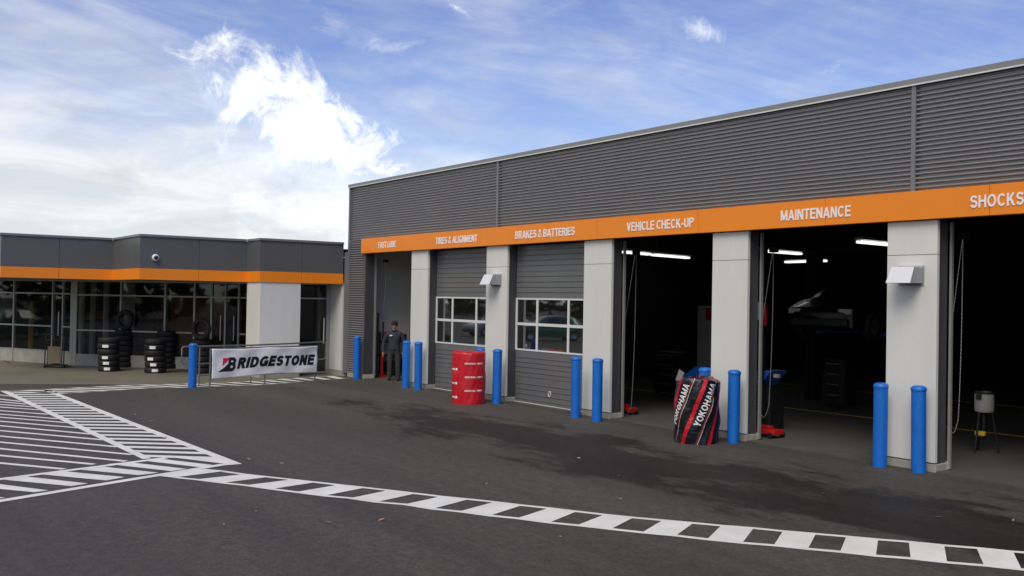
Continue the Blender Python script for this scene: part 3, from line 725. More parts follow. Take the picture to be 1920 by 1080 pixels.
# end behind the garage corner
POLY = [(x if not (x == -27.75 and y == 15.8) else -27.75, y) for x, y in POLY]
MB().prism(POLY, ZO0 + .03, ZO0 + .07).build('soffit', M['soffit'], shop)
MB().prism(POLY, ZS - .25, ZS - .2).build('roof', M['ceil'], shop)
bx('back_wall', M['indark'], shop, -52.2, -52, 4.65, 15.8, 0, ZS - .26)  # rear and side walls, added to block light inside the shop
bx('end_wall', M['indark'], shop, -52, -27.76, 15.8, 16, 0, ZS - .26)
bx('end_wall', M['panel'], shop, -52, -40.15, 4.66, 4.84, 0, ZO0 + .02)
# broad pillar and the jamb of the entry
bx('pillar', M['panel'], shop, -28.70, -27.64, 10.83, 12.09, .16, ZO0 + .025, .005)
bx('pillar_base', M['conc'], shop, -28.69, -27.655, 10.85, 12.075, -.02, .158)
bx('entry_wall', M['panel'], shop, -28.50, -27.66, 13.46, 13.62, .16, ZO0 + .025)
bx('entry_wall_base', M['conc'], shop, -28.49, -27.60, 13.45, 13.63, -.02, .158)
bx('corner_flashing', M['trim'], shop, -27.62, -27.335, 13.50, 13.56, .1, ZS - .3)
# storefront: straight runs of framing between floor points
def frame_bar(mb, a, b, z0, z1, wdt, dep, s0, s1):          # bar spanning s0..s1 (metres along a->b)
    d = (b - a).normalized(); n = Vector((d.y, -d.x, 0))
    c = [a + d * s0 + n * dep / 2, a + d * s1 + n * dep / 2, a + d * s1 - n * dep / 2, a + d * s0 - n * dep / 2]
    mb.prism([(p.x, p.y) for p in c], z0, z1)
def storefront(a, b, posts, z_sill, z_mid, z_tr, z_top, doors=(), base=True):
    a = Vector((a[0], a[1], 0)); b = Vector((b[0], b[1], 0)); Ln = (b - a).length
    posts = sorted(posts)
    root = MB(); frame_bar(root, a, b, z_top - .06, z_top, 0, .10, 0, Ln); sf = root.build('storefront', M['alu'], shop)
    for s_ in posts:
        w_ = .13 if s_ in (posts[0], posts[-1]) else .055
        mb = MB(); frame_bar(mb, a, b, .0, z_top - .061, 0, .11, s_ - w_ / 2, s_ + w_ / 2); mb.build('mullion', M['alu'], sf)
    for i, (p, q) in enumerate(zip(posts[:-1], posts[1:])):
        p2, q2 = p + .035 + (.035 if i == 0 else 0), q - .035 - (.035 if i == len(posts) - 2 else 0)
        isd = i in doors
        rows = [(z_sill, z_mid), (z_mid, z_tr), (z_tr, z_top - .06)] if not isd else [(.05, z_tr), (z_tr, z_top - .06)]
        for j, (r0, r1) in enumerate(rows):
            mb = MB(); frame_bar(mb, a, b, r0 + .025, r1 - .025, 0, .012, p2, q2); pane = mb.build('door_leaf' if isd and j == 0 else 'pane', M['glass'], sf)
            if j or not isd or True:
                mb = MB(); frame_bar(mb, a, b, r0 - .024, r0 + .024, 0, .085, p2, q2); mb.build('rail', M['alu'], sf)
        if isd:
            d = (b - a).normalized(); n = Vector((d.y, -d.x, 0)); c = a + d * (q2 - .10) + n * .09
            MB().tube([c + Vector((0, 0, .95)), c + Vector((0, 0, 1.75))], .016, 8).build('door_handle', M['wframe'], sf)
        elif base:
            mb = MB(); frame_bar(mb, a, b, -.01, z_sill - .026, 0, .09, p2, q2); mb.build('stall_riser', M['conc'], sf)
    return sf
P0 = Vector((-34.9, 7.35, 0)); P1 = Vector((-29.55, 12.40, 0)); PL = Vector((-40.1, 4.84, 0))
def along(a, b, pxx):                          # distance along a->b where the line crosses the image column pxx
    best = None
    d = ray(pxx, 560); u = b - a; den = d.x * u.y - d.y * u.x
    return (a.y * d.x - a.x * d.y) / -den * u.length
storefront(P0, P1, [0.0] + [along(P0, P1, x) for x in (228, 311, 366, 398, 424, 449)] + [(P1 - P0).length], .36, 1.17, 2.33, ZO0 + .02, doors=(4, 5))
lp = [along(PL, P0, x) for x in (28, 101, 120)]
storefront(PL, P0, [0.08] + lp + [(P0 - PL).length - .14], .43, 1.26, 2.36, ZO0 + .02, doors=(2,))
bx('kerb_band', M['brick'], shop, -37.9, -36.6, 5.66, 5.7, .01, .02)
storefront((-28.52, 12.10), (-28.52, 13.46), [.06, .28, 1.30], .2, 1.0, 2.35, ZO0 + .02, doors=(1,))
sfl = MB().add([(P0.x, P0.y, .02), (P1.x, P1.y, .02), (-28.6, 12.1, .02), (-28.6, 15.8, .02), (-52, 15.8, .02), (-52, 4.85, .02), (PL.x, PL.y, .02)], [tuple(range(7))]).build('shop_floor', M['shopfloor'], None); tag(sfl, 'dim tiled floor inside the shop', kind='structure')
for x, sh in ((151, .7), (172, 1.0), (197, .6)):  # plain pale uprights set behind the glass
    q = G(x, 676); q = q * (1.0 + .03 * sh); q = Vector((q.x * 1.03, q.y * 1.03, 0)); MB().tube([q, q + Vector((0, 0, ZO0))], .11, 12).build('pale_upright', M['inwhite'], shop, smooth=True, angle=40)
q = G(238, 676) * 1.05; bx('pale_upright', M['inwhite'], shop, q.x - .2, q.x + .2, q.y - .2, q.y + .2, .03, ZO0)
q = G(346, 676) * 1.06; bx('feature_wall', M['orangewall'], shop, q.x - 1.2, q.x - 1.0, q.y - .2, q.y + 2.0, .03, 2.4)
# shelves with cartons inside
for i, (xp, lab) in enumerate(((160, 'dim shelf of cartons seen behind the window by the pale post'), (205, 'dim shelf of cartons seen behind the window above the tyres'), (285, 'dark shelf of cartons behind the window right of the pale panel'))):
    q = G(xp, 672) * 1.10; s_ = thing('display_shelf', (q.x, q.y, .02), lab, 'shelf', 'shelves inside the shop')
    dr_ = (P1 - P0).normalized(); nn = Vector((-dr_.y, dr_.x, 0))
    for zz in (.25, .85, 1.35, 1.8):
        mb = MB(); frame_bar(mb, q - dr_, q + dr_, zz, zz + .03, 0, .5, 0, 2.0); mb.build('shelf_board', M['blackm'], s_)
    mb = MB(); frame_bar(mb, q - dr_, q + dr_, .02, 2.0, 0, .5, -.04, -.001); frame_bar(mb, q - dr_, q + dr_, .02, 2.0, 0, .5, 2.001, 2.04); mb.build('upright', M['blackm'], s_)
    for zz in (.28, .88, 1.38):
        s0 = .05
        while s0 < 1.75:
            wd = random.uniform(.12, .28); mb = MB(); frame_bar(mb, q - dr_, q + dr_, zz + .003, zz + random.uniform(.2, .36), 0, .36, s0, s0 + wd); mb.build('carton', M[random.choice(('boxred', 'boxblue', 'boxpur', 'orangewall', 'boxblue'))], s_); s0 += wd + .03
q = G(57, 668) * 1.02; yp = MB().tube([(q.x, q.y, .02), (q.x, q.y, 2.0)], .10, 14).build('yellow_post', M['yellow'], None, smooth=True, angle=40); tag(yp, 'yellow post standing inside the leftmost shop window', 'post')
# dome camera on the fascia
q = FY(291, 483, 1.0); d = ray(291, 483); t = -28.64 / d.x; c = Vector((-28.64, d.y * t, CAM_H + d.z * t))
cm_ = thing('security_camera', c, 'small white dome camera on the grey fascia left of centre', 'camera')
MB().lathe([(.0, 0), (.10, 0), (.10, .05), (.085, .08), (.0, .08)], (0, 0, 0), 20).build('housing', M['camwhite'], None)
h_ = bpy.data.objects[-1] if False else [o for o in COL.objects if o.name.startswith('housing')][0]
h_.parent = cm_; h_.rotation_euler = (0, math.radians(90), 0); h_.data.shade_smooth()
d_ = MB().lathe([(.06, .075), (.058, .10), (.045, .125), (.02, .14), (.0, .143)], (0, 0, 0), 18).build('dome', M['smoked'], None, smooth=True); d_.parent = cm_; d_.rotation_euler = (0, math.radians(90), 0)

# ================================================================== RAILING AND BANNER
def rail_loop(mb, pts, r=.024): mb.tube(pts, r, 8)
ra, rc = G(393, 726.5), G(590, 714); rb = ra.lerp(rc, .5)
fr_ = thing('tube_barrier', (rb.x, rb.y, 0), 'steel tube barrier carrying the white banner', 'barrier')
for p in (ra, rb, rc): MB().tube([p, p + Vector((0, 0, 1.02))], .022, 8).build('post', M['steel'], fr_, smooth=True, angle=40)
MB().tube([ra + Vector((0, 0, 1.0)), rc + Vector((0, 0, 1.0))], .020, 8).build('top_rail', M['steel'], fr_, smooth=True, angle=40)
MB().tube([ra + Vector((0, 0, .27)), rc + Vector((0, 0, .27))], .016, 8).build('bottom_rail', M['steel'], fr_, smooth=True, angle=40)
hr = thing('handrail', (G(373, 722).x, G(373, 722).y, 0), 'galvanised handrail with looped ends behind the white banner', 'railing')
b0 = G(352, 722.5); b1 = G(373, 722); b2 = G(470, 717); b3 = G(560, 709)
end = Vector((-28.0, 13.1, 0))
dirr = (b2 - b1).normalized()
for p in (b1, b2, b3): MB().tube([p, p + Vector((0, 0, 1.0))], .022, 8).build('post', M['steel'], hr, smooth=True, angle=40)
def V3(p, z): return Vector((p.x, p.y, z))
MB().tube([V3(b1 - dirr * .45, 1.03), V3(b1, 1.03), V3(b2, 1.03), V3(b3, 1.03), V3(end - (end - b3).normalized() * .1, 1.03), V3(end, .98), V3(end, .55), V3(end - (end - b3).normalized() * .1, .50), V3(b3, .50)], .022, 8).build('top_rail', M['steel'], hr, smooth=True, angle=40)
MB().tube([V3(b1 - dirr * .45, .57), V3(b1, .57), V3(b2, .57), V3(b3, .57)], .018, 8).build('mid_rail', M['steel'], hr, smooth=True, angle=40)
MB().tube([V3(b1 - dirr * .45, 1.03), V3(b1 - dirr * .5, .98), V3(b1 - dirr * .5, .62), V3(b1 - dirr * .45, .57)], .02, 8).build('end_loop', M['steel'], hr, smooth=True, angle=40)
MB().tube([V3(b1, .25), V3(b1 + dirr * .55, .25)], .015, 8).build('lower_rail', M['steel'], hr, smooth=True, angle=40)
bd = (rc - ra).normalized(); bn = Vector((bd.y, -bd.x, 0)); BL = (rc - ra).length
def banner_pos(u, v, d=0.0):
    s_ = .02 + u * (BL + .02)
    sag = .018 * math.sin(math.pi * ((u * 2) % 1.0)) * v
    tens = math.exp(-((u - .47) / .20) ** 2)
    wr = .012 * math.sin(9 * u + 5 * v) * (1 - abs(2 * v - 1) * .5) + .007 * math.sin(23 * u - 7 * v + 1.0) + .016 * math.sin(14 * (u - .47) * (1.3 - v) + .6) * v
    wr += .005 * math.sin(41 * u + 11 * v) * (1 - v)
    tuck = .028 * abs(((u * 2 + .08) % 1.0) - .5)
    z = .235 + v * .765 - sag - .02 * math.sin(7 * u + 1) * (1 - v) + .03 * u * (1 - v)
    return ra + bd * s_ + bn * (.06 + wr + d) + Vector((0, 0, z))
NU, NV = 90, 24
mb = MB(); mb.add([banner_pos(i / NU, j / NV) for i in range(NU + 1) for j in range(NV + 1)], [(i * (NV + 1) + j, (i + 1) * (NV + 1) + j, (i + 1) * (NV + 1) + j + 1, i * (NV + 1) + j + 1) for i in range(NU) for j in range(NV)])
ban = thing('banner', (ra.x, ra.y, .23), 'wrinkled white vinyl banner with black BRIDGESTONE lettering and a red triangle', 'banner')
cloth = mb.build('cloth', M['banner'], ban, smooth=True)
md = cloth.modifiers.new('t', 'SOLIDIFY'); md.thickness = .003; md.offset = -1
# print: capital B with slash, then small caps, all slanted
def put(text, u0, u1, v0, v1, bold, shear, m, nm='lettering', spacing=1.0):
    for parts in letters(text, bold, spacing):
        mb = MB(); letter_mesh(mb, parts, lambda u, v, d: banner_pos(u0 + u * (u1 - u0) + shear * (v0 + v * (v1 - v0)), v0 + v * (v1 - v0), d), .006, .003); mb.build(nm, M[m], cloth)
put('RIDGESTONE', .202, .935, .300, .690, .26, .060, 'darkprint', spacing=.09)
def bpoly(pts, m, nm='lettering'):
    n = len(pts); mb = MB(); mb.add([banner_pos(u, v, .007) for u, v in pts] + [banner_pos(u, v, .003) for u, v in pts], [tuple(range(n))] + [(i, n + i, n + (i + 1) % n, (i + 1) % n) for i in range(n)]); mb.build(nm, M[m], cloth)
put('B', .122, .192, .235, .715, .23, .040, 'darkprint', spacing=.1)
bpoly([(.086, .43), (.128, .56), (.160, .70), (.100, .70)], 'redprint', 'red_triangle')
bpoly([(.050, .232), (.134, .236), (.146, .40), (.142, .50), (.100, .37)], 'darkprint')

# ================================================================== WRAPPED TYRE STACKS
def cover(name, c, r, h, label, m, bulge, lean, seed, toplift, wav=1.0):
    rs = random.Random(seed); ph = [rs.uniform(0, 6.28) for _ in range(12)]
    root = thing(name, (c.x, c.y, 0), label, 'tyre cover', 'printed vinyl covers over tyre stacks')
    def rad(a, z):
        t = z / h
        rr = r * (1 + bulge * math.sin(math.pi * min(1, t)) )
        rr += wav * (.010 * math.sin(3 * a + 9 * t + ph[0]) + .007 * math.sin(5 * a - 14 * t + ph[1])) + wav * .006 * math.sin(9 * a + 6 * t + ph[2]) * (1 - abs(2 * t - 1) * .4) + .004 * math.sin(17 * a - 21 * t + ph[3])
        return rr
    def pos(a, z, d=0.0):
        rr = rad(a, z) + d
        return Vector((c.x + rr * math.cos(a) + lean[0] * z / h, c.y + rr * math.sin(a) + lean[1] * z / h, z))
    n, mz = 72, 40; vs = []; uv = []
    for j in range(mz + 1):
        z = h * j / mz
        for i in range(n):
            a = 2 * math.pi * i / n; zz = z
            if j == mz: zz += toplift * math.sin(2 * a + ph[5])
            vs.append(pos(a, zz)); uv.append((a * r, zz))
    fs = [(j * n + i, j * n + (i + 1) % n, (j + 1) * n + (i + 1) % n, (j + 1) * n + i) for j in range(mz) for i in range(n)]
    for k, (f_, dz) in enumerate(((.93, .025), (.7, .03), (.4, .022), (.12, .018))):
        for i in range(n):
            a = 2 * math.pi * i / n; p = pos(a, h); ct = Vector((c.x + lean[0], c.y + lean[1], 0))
            q = ct + (Vector((p.x, p.y, 0)) - ct) * f_; q.z = h + dz + toplift * math.sin(2 * a + ph[5]) * f_ + .012 * math.sin(4 * a + ph[6] + 6 * f_) * f_ + .008 * math.sin(11 * a + ph[7]) * f_
            vs.append(q); uv.append((a * r, h + (1 - f_) * r))
        b0_ = (mz + k) * n; fs += [(b0_ + i, b0_ + (i + 1) % n, b0_ + n + (i + 1) % n, b0_ + n + i) for i in range(n)]
    fs.append([(mz + 4) * n + i for i in range(n)])
    o = MB().add(vs, fs).build('cover', m, root, smooth=True)
    ul = o.data.uv_layers.new(name='UVMap')
    for lp_ in o.data.loops:
        u, v = uv[lp_.vertex_index]; ul.data[lp_.index].uv = (u, v)
    for p in o.data.polygons:                  # fix the wrap seam
        us = [ul.data[li].uv[0] for li in p.loop_indices]
        if max(us) - min(us) > r * 3:
            for li in p.loop_indices:
                if ul.data[li].uv[0] < r * 3: ul.data[li].uv[0] += 2 * math.pi * r
    return root, o, pos
def wrap_text(text, pos, parent, a0, z0, length, height, r, m, ang=0.0, bold=.19):
    ca, sa = math.cos(ang), math.sin(ang)
    for parts in letters(text, bold, .12):
        mb = MB()
        def fn(u, v, d):
            x, y = u * length, v * height
            return pos(a0 + (x * ca - y * sa) / r, z0 + x * sa + y * ca, d)
        letter_mesh(mb, parts, fn, .005, .001); mb.build('lettering', m, parent)
gA, gB = G(846, 756), G(909, 757); gc = G(878, 759); vdir = Vector((gc.x, gc.y, 0)).normalized()
Rr = .385; cc = gc + vdir * Rr
root, cov, pos = cover('red_tyre_cover', cc, Rr, 1.17, 'glossy red drum-shaped vinyl tyre cover with small white lettering', M['redvinyl'], .025, (-.015, .0), 3, .012, .45)
view = math.atan2(-cc.y, -cc.x)                # angle of the drum that faces the camera
for z in (.28, .59, .90): wrap_text('GENERAL TIRE', pos, cov, view - .24, z + .02, .40, .036, Rr, M['whiteprint'])
for z in (.28, .59, .90):
    mb = MB(); fn = lambda u, v, d, z=z: pos(view + .84 + u * .04 / Rr, z + .015 + v * .045, d)
    extrude_letter(mb, [(0, .5), (.5, 0), (1, .5), (.5, 1)], [(0, 1, 2, 3)], fn, .005, .001); mb.build('emblem', M['whiteprint'], cov)
for z in (.12, .44, .76):
    wrap_text('TIRE', pos, cov, view - 1.24, z + .02, .13, .036, Rr, M['whiteprint'])
    mb = MB(); extrude_letter(mb, [(0, .1), (.7, 0), (1, .5), (.8, 1), (.1, .9)], [(0, 1, 2, 3, 4)], lambda u, v, d, z=z: pos(view - .86 + u * .055 / Rr, z + .01 + v * .06, d), .005, .001); mb.build('emblem', M['whiteprint'], cov)
gc = G(1305, 834); vdir = Vector((gc.x, gc.y, 0)).normalized(); Ry = .375; cy = gc + vdir * Ry
root, ycov, pos2 = cover('black_red_tyre_cover', cy, Ry, 1.08, 'crumpled black and red vinyl tyre cover with slanted white YOKOHAMA lettering', M['yoko'], .025, (.012, .010), 11, .030)
view2 = math.atan2(-cy.y, -cy.x)
sl_ = math.atan2(1, .40)
wrap_text('YOKOHAMA', pos2, ycov, view2 + .15, .30, .78, .115, Ry, M['whiteprint'], sl_, .17)
wrap_text('YOKOHAMA', pos2, ycov, view2 - 1.12, .28, .78, .115, Ry, M['whiteprint'], sl_, .17)
tp = pos2(view2 - .95, 1.08); tg = thing('card_tag', tp + Vector((0, 0, -.02)), 'grey printed card sticking up from the black and red cover', 'card')
MB().add([tp + R_ * a + U_ * b + F_ * c_ for c_ in (0, .012) for a, b in ((-.07, .0), (.02, -.01), (.08, .13), (-.01, .19))], [(0, 1, 2, 3), (7, 6, 5, 4), (0, 4, 5, 1), (1, 5, 6, 2), (2, 6, 7, 3), (3, 7, 4, 0)]).build('card', M['tag'], tg)

# ================================================================== TYRE STACKS BY THE SHOP
TR, TW = .325, .172
tprof = [(.195, .03), (.205, .012), (.255, .0), (.295, .008), (.318, .026), (.325, .05), (.318, .056), (.318, .064), (.325, .07), (.325, .082), (.317, .085), (.317, .092), (.325, .095), (.325, .108), (.318, .114), (.318, .120), (.325, .125), (.318, .150), (.295, .166), (.255, .172), (.205, .160), (.195, .142)]
tm = MB().lathe(tprof, (0, 0, 0), 36, close=True).build('carcass', M['rubber'], None, smooth=True, angle=50)
lm_ = MB()
aw = .27
for i in range(4):
    a0, a1 = -aw + i * aw / 2, -aw + (i + 1) * aw / 2
    lm_.quad(*[(.329 * math.cos(a), .329 * math.sin(a), z) for a, z in ((a0, .045), (a1, .045), (a1, .13), (a0, .13))])
lmo = lm_.build('paper_label', M['label'], None)
ORD = ['bottom', 'second', 'third', 'fourth', 'fifth', 'sixth', 'top']
def tyre(loc, rotz, label, lab=True, rot=None, group='stacked tyres outside the shop'):
    t = thing('tyre', loc, label, 'tyre', group); t.rotation_euler = rot or (0, 0, rotz)
    c = tm.copy(); COL.objects.link(c); c.parent = t
    if lab: l = lmo.copy(); COL.objects.link(l); l.parent = t
    return t
STK = [(G(203, 697.5), 6, 'front stack left of the white dome camera', 'left front stack'), (G(291, 700.5), 6, '', 'right front stack below the dome camera'),
       (G(234, 689), 7, '', 'stack behind the left front one'), (G(313, 692), 7, '', 'stack behind the right front one'), (G(378, 701), 6, '', 'stack behind the handrail end'), (G(447, 694), 5, '', 'stack by the shop doors')]
for q, nT, _, nm in STK:
    f = math.atan2(-q.y, -q.x); vd = Vector((q.x, q.y, 0)).normalized(); c = q + vd * TR
    for k in range(nT):
        jx, jy = random.uniform(-.02, .02), random.uniform(-.02, .02)
        front = 'front' in nm or 'handrail' in nm
        wd = 'top' if k == nT - 1 else ORD[k]
        tyre((c.x + jx, c.y + jy, .004 + k * (TW + .001)), f + random.uniform(-.25, .25) - .25, '%s black tyre in the %s' % (wd, nm) if wd in ('top', 'bottom') else '%s black tyre from the bottom of the %s' % (wd, nm), lab='behind' not in nm and (k < 3 or k == 4))
for q, zb, lab in ((G(240, 690), 7 * (TW + .001), 'black tyre standing upright on the stack behind the left front stack'), (G(383, 703), 6 * (TW + .001), 'black tyre standing upright on the stack behind the handrail end')):
    vd = Vector((q.x, q.y, 0)).normalized(); c = q + vd * .42
    tyre((c.x - .06, c.y - .05, zb + TR + .004), 0, lab, False, rot=(math.radians(90), 0, math.radians(35)))
bpy.data.objects.remove(tm); bpy.data.objects.remove(lmo)
# cart
q = G(101, 690); ct = thing('display_cart', q, 'black metal frame cart with a tan board beside the shop door', 'cart')
def CP(r, f, z): return q + R_ * r + F_ * f + U_ * z
for s_ in (-.30, .30):
    MB().tube([CP(s_, 0, .02), CP(s_, .05, 1.0), CP(s_ * .8, .10, 1.06)], .018, 6).build('upright', M['blackm'], ct)
    MB().tube([CP(s_ * .75, .02, .04), CP(s_ * .75, .06, .85)], .015, 6).build('upright', M['blackm'], ct)
    MB().tube([CP(s_, 0, .03), CP(s_, .55, .03)], .018, 6).build('foot', M['blackm'], ct)
    MB().tube([CP(s_ - .02, .02, .05), CP(s_ + .02, .02, .05)], .05, 12).build('wheel', M['rubber'], ct)
MB().tube([CP(-.38, .05, 1.06), CP(.42, .05, 1.06)], .016, 6).build('handle', M['blackm'], ct)
MB().tube([CP(-.30, .03, .88), CP(.30, .03, .88)], .012, 6).build('cross_bar', M['blackm'], ct)
MB().add([CP(a, f_, b) for f_ in (-.01, .02) for a, b in ((-.20, .15), (.20, .15), (.20, .68), (-.20, .68))], [(0, 1, 2, 3), (7, 6, 5, 4), (0, 4, 5, 1), (1, 5, 6, 2), (2, 6, 7, 3), (3, 7, 4, 0)]).build('board', M['tan'], ct)
MB().add([CP(a, f_, b) for f_ in (-.02, .40) for a, b in ((-.28, .06), (.28, .06), (.28, .10), (-.28, .10))], [(0, 1, 2, 3), (7, 6, 5, 4), (0, 4, 5, 1), (1, 5, 6, 2), (2, 6, 7, 3), (3, 7, 4, 0)]).build('deck', M['blackm'], ct)

# ================================================================== MECHANIC
def mechanic(loc, rz):
    root = thing('person', loc, 'mechanic in dark navy work jacket, charcoal trousers and black knit cap', 'person')
    V = []; E = []; RAD = []
    def v(x, y, z, r): V.append((x, y, z)); RAD.append(r if isinstance(r, tuple) else (r, r)); return len(V) - 1
    def chain(pts, start=None):
        prev = start
        for p in pts:
            i = v(*p)
            if prev is not None: E.append((prev, i))
            prev = i
        return prev
    pel = v(0, 0, .93, (.175, .135))
    w1 = chain([(0, .0, 1.05, (.182, .145)), (0, .005, 1.20, (.190, .150)), (0, .0, 1.36, (.182, .130))], pel)
    nk = chain([(0, -.005, 1.47, (.075, .07)), (0, -.01, 1.53, (.052, .055))], w1)
    hd = chain([(0, -.02, 1.575, (.060, .070)), (0, -.022, 1.625, (.074, .088)), (0, -.015, 1.68, (.078, .092)), (0, -.01, 1.725, (.06, .07))], nk)
    for s in (-1, 1):
        chain([(s * .108, 0, .84, .108), (s * .118, .005, .68, .100), (s * .122, .0, .48, .086), (s * .126, .015, .30, .080), (s * .128, .02, .115, .072)], pel)
        ank = len(V) - 1
        chain([(s * .130, .0, .055, .045), (s * .138, -.075, .045, .043), (s * .145, -.145, .038, .033)], ank)
        sh = chain([(s * .175, 0, 1.395, .082), (s * .228, .0, 1.345, .080)], w1)
        if s < 0: arm = [(-.285, .01, 1.22, .074), (-.318, .005, 1.08, .066), (-.322, -.035, .96, .058), (-.320, -.065, .87, .040)]
        else: arm = [(.285, .015, 1.22, .074), (.310, .015, 1.08, .066), (.296, -.03, .96, .058), (.280, -.07, .87, .040)]
        wr = chain(arm, sh)
        hx, hy, hz = arm[-1][:3]
        pm = chain([(hx, hy - .012, hz - .045, (.018, .036)), (hx, hy - .02, hz - .085, (.015, .036))], wr)
        for k, (dy, ln) in enumerate(((-.030, .062), (-.010, .072), (.010, .067), (.028, .052))):
            chain([(hx, hy - .02 + dy, hz - .10, .0095), (hx - s * .006, hy - .022 + dy, hz - .10 - ln * .5, .009), (hx - s * .018, hy - .026 + dy, hz - .10 - ln, .0075)], pm)
        chain([(hx - s * .01, hy - .05, hz - .05, .011), (hx - s * .018, hy - .068, hz - .085, .009)], pm - 1)
    me = bpy.data.meshes.new('body'); me.from_pydata(V, E, [])
    o = bpy.data.objects.new('body', me); COL.objects.link(o)
    sk = o.modifiers.new('s', 'SKIN'); sk.use_smooth_shade = True
    for i, r in enumerate(RAD): me.skin_vertices[0].data[i].radius = r
    for i in range(len(V)): me.skin_vertices[0].data[i].use_root = (i == 0)
    sb = o.modifiers.new('d', 'SUBSURF'); sb.levels = 2; sb.render_levels = 2
    dg = bpy.context.evaluated_depsgraph_get(); m2 = bpy.data.meshes.new_from_object(o.evaluated_get(dg)); bpy.data.objects.remove(o)
    for m in ('navy', 'trousers', 'skin', 'boots'): m2.materials.append(M[m])
    for p in m2.polygons:
        c = p.center
        if c.z > 1.50 and abs(c.x) < .12: k = 2
        elif abs(c.x) > .22 and c.z < .845: k = 2
        elif c.z < .10: k = 3
        elif c.z < .915 and abs(c.x) < .22: k = 1
        else: k = 0
        p.material_index = k
    m2.shade_smooth()
    b = bpy.data.objects.new('body', m2); COL.objects.link(b); b.parent = root
    def loc_mesh(nm, mb, m): o_ = mb.build(nm, m, None, smooth=True); o_.parent = root; return o_
    loc_mesh('knit_cap', MB().lathe([(.098, 1.665), (.102, 1.69), (.101, 1.715), (.090, 1.755), (.06, 1.785), (.0, 1.797)], (0, -.012, 0), 20), M['beanie'])
    loc_mesh('cap_brim_fold', MB().lathe([(.098, 1.662), (.106, 1.664), (.108, 1.70), (.101, 1.702)], (0, -.012, 0), 20, close=True), M['beanie'])
    for s in (-1, 1):
        loc_mesh('eye', MB().lathe([(.0, -.008), (.009, -.003), (.009, .003), (.0, .008)], (s * .030, -.104, 1.648), 8), M['eye'])
        loc_mesh('ear', MB().tube([(s * .080, -.005, 1.60), (s * .088, .004, 1.625), (s * .084, .0, 1.655)], [.008, .014, .010], 8), M['skin'])
    loc_mesh('nose', MB().tube([(0, -.105, 1.645), (0, -.120, 1.625), (0, -.128, 1.610), (0, -.108, 1.600)], [.008, .011, .014, .009], 8), M['skin'])
    loc_mesh('mouth', MB().tube([(-.024, -.094, 1.578), (0, -.102, 1.578), (.024, -.094, 1.578)], .006, 6), mat('lips', (.20, .07, .06), .5))
    loc_mesh('collar', MB().lathe([(.078, 1.475), (.092, 1.478), (.085, 1.515), (.070, 1.512)], (0, -.008, 0), 20, close=True), M['navy'])
    loc_mesh('name_patch', MB().box(-.115, -.035, -.150, -.128, 1.325, 1.365), M['whiteprint'])
    loc_mesh('belt', MB().lathe([(.186, .925), (.192, .928), (.192, .955), (.186, .958)], (0, 0, 0), 24, close=True), M['blackm']).scale = (1, .74, 1)
    root.rotation_euler = (0, 0, rz); return root
pm = FY(738, 713, 14.15); mx = G(738, 713).x
pl = G(738, 713.5, .016)
face = math.atan2(-pl.x, pl.y) if False else math.atan2(pl.x, -pl.y)   # local -Y looks at the camera
pers = mechanic((pl.x, pl.y, .016), -math.atan2(-pl.x, -(-pl.y)) * .0 + math.radians(52)); pers.scale = (.97, .97, .97)

# ---- rack, red pole and black post in the fast lube bay
XW = XC + .2
rk = thing('wall_rack', (XW + .3, 15.4, .016), 'dark metal rack with low shelves along the white wall behind the mechanic', 'rack')
for zz in (.12, .62, 1.05):
    MB().box(XW + .02, XW + .36, 14.45, 16.9, zz, zz + .04).build('shelf', M['blackm'], rk)
for yy in (14.45, 15.6, 16.86): MB().box(XW + .02, XW + .06, yy, yy + .04, .016, 1.35).build('upright', M['blackm'], rk)
for yy, hh, mm in ((14.6, .26, 'boxred'), (14.95, .2, 'blackm'), (15.5, .3, 'boxred'), (16.1, .22, 'blackm'), (16.5, .28, 'blackm')): MB().box(XW + .06, XW + .32, yy, yy + .3, 1.092, 1.092 + hh).build('carton', M[mm], rk)
for yy, hh in ((14.55, .3), (15.2, .34), (16.0, .3)): MB().box(XW + .05, XW + .34, yy, yy + .5, .162, .162 + hh).build('bin', M['blackm'], rk)
q = FY(707, 690, 14.1); bp = MB().tube([(q.x, 14.1, .016), (q.x, 14.1, 1.95)], .03, 8).build('black_pole', M['blackm'], None, smooth=True, angle=40); tag(bp, 'tall thin black pole beside the left jamb of the fast lube bay', 'pole')
q = FY(716, 690, 14.3); rj = thing('red_jack', (q.x, 14.3, .016), 'red upright jack with a dark shaft left of the mechanic', 'jack')
MB().tube([(q.x, 14.3, .05), (q.x, 14.3, .80)], .045, 10).build('body', M['redm'], rj, smooth=True, angle=40)
MB().tube([(q.x, 14.3, .80), (q.x + .04, 14.3, 1.68)], .022, 8).build('shaft', M['blackm'], rj, smooth=True, angle=40)
MB().box(q.x - .18, q.x + .18, 14.16, 14.44, .016, .06).build('base', M['redm'], rj)

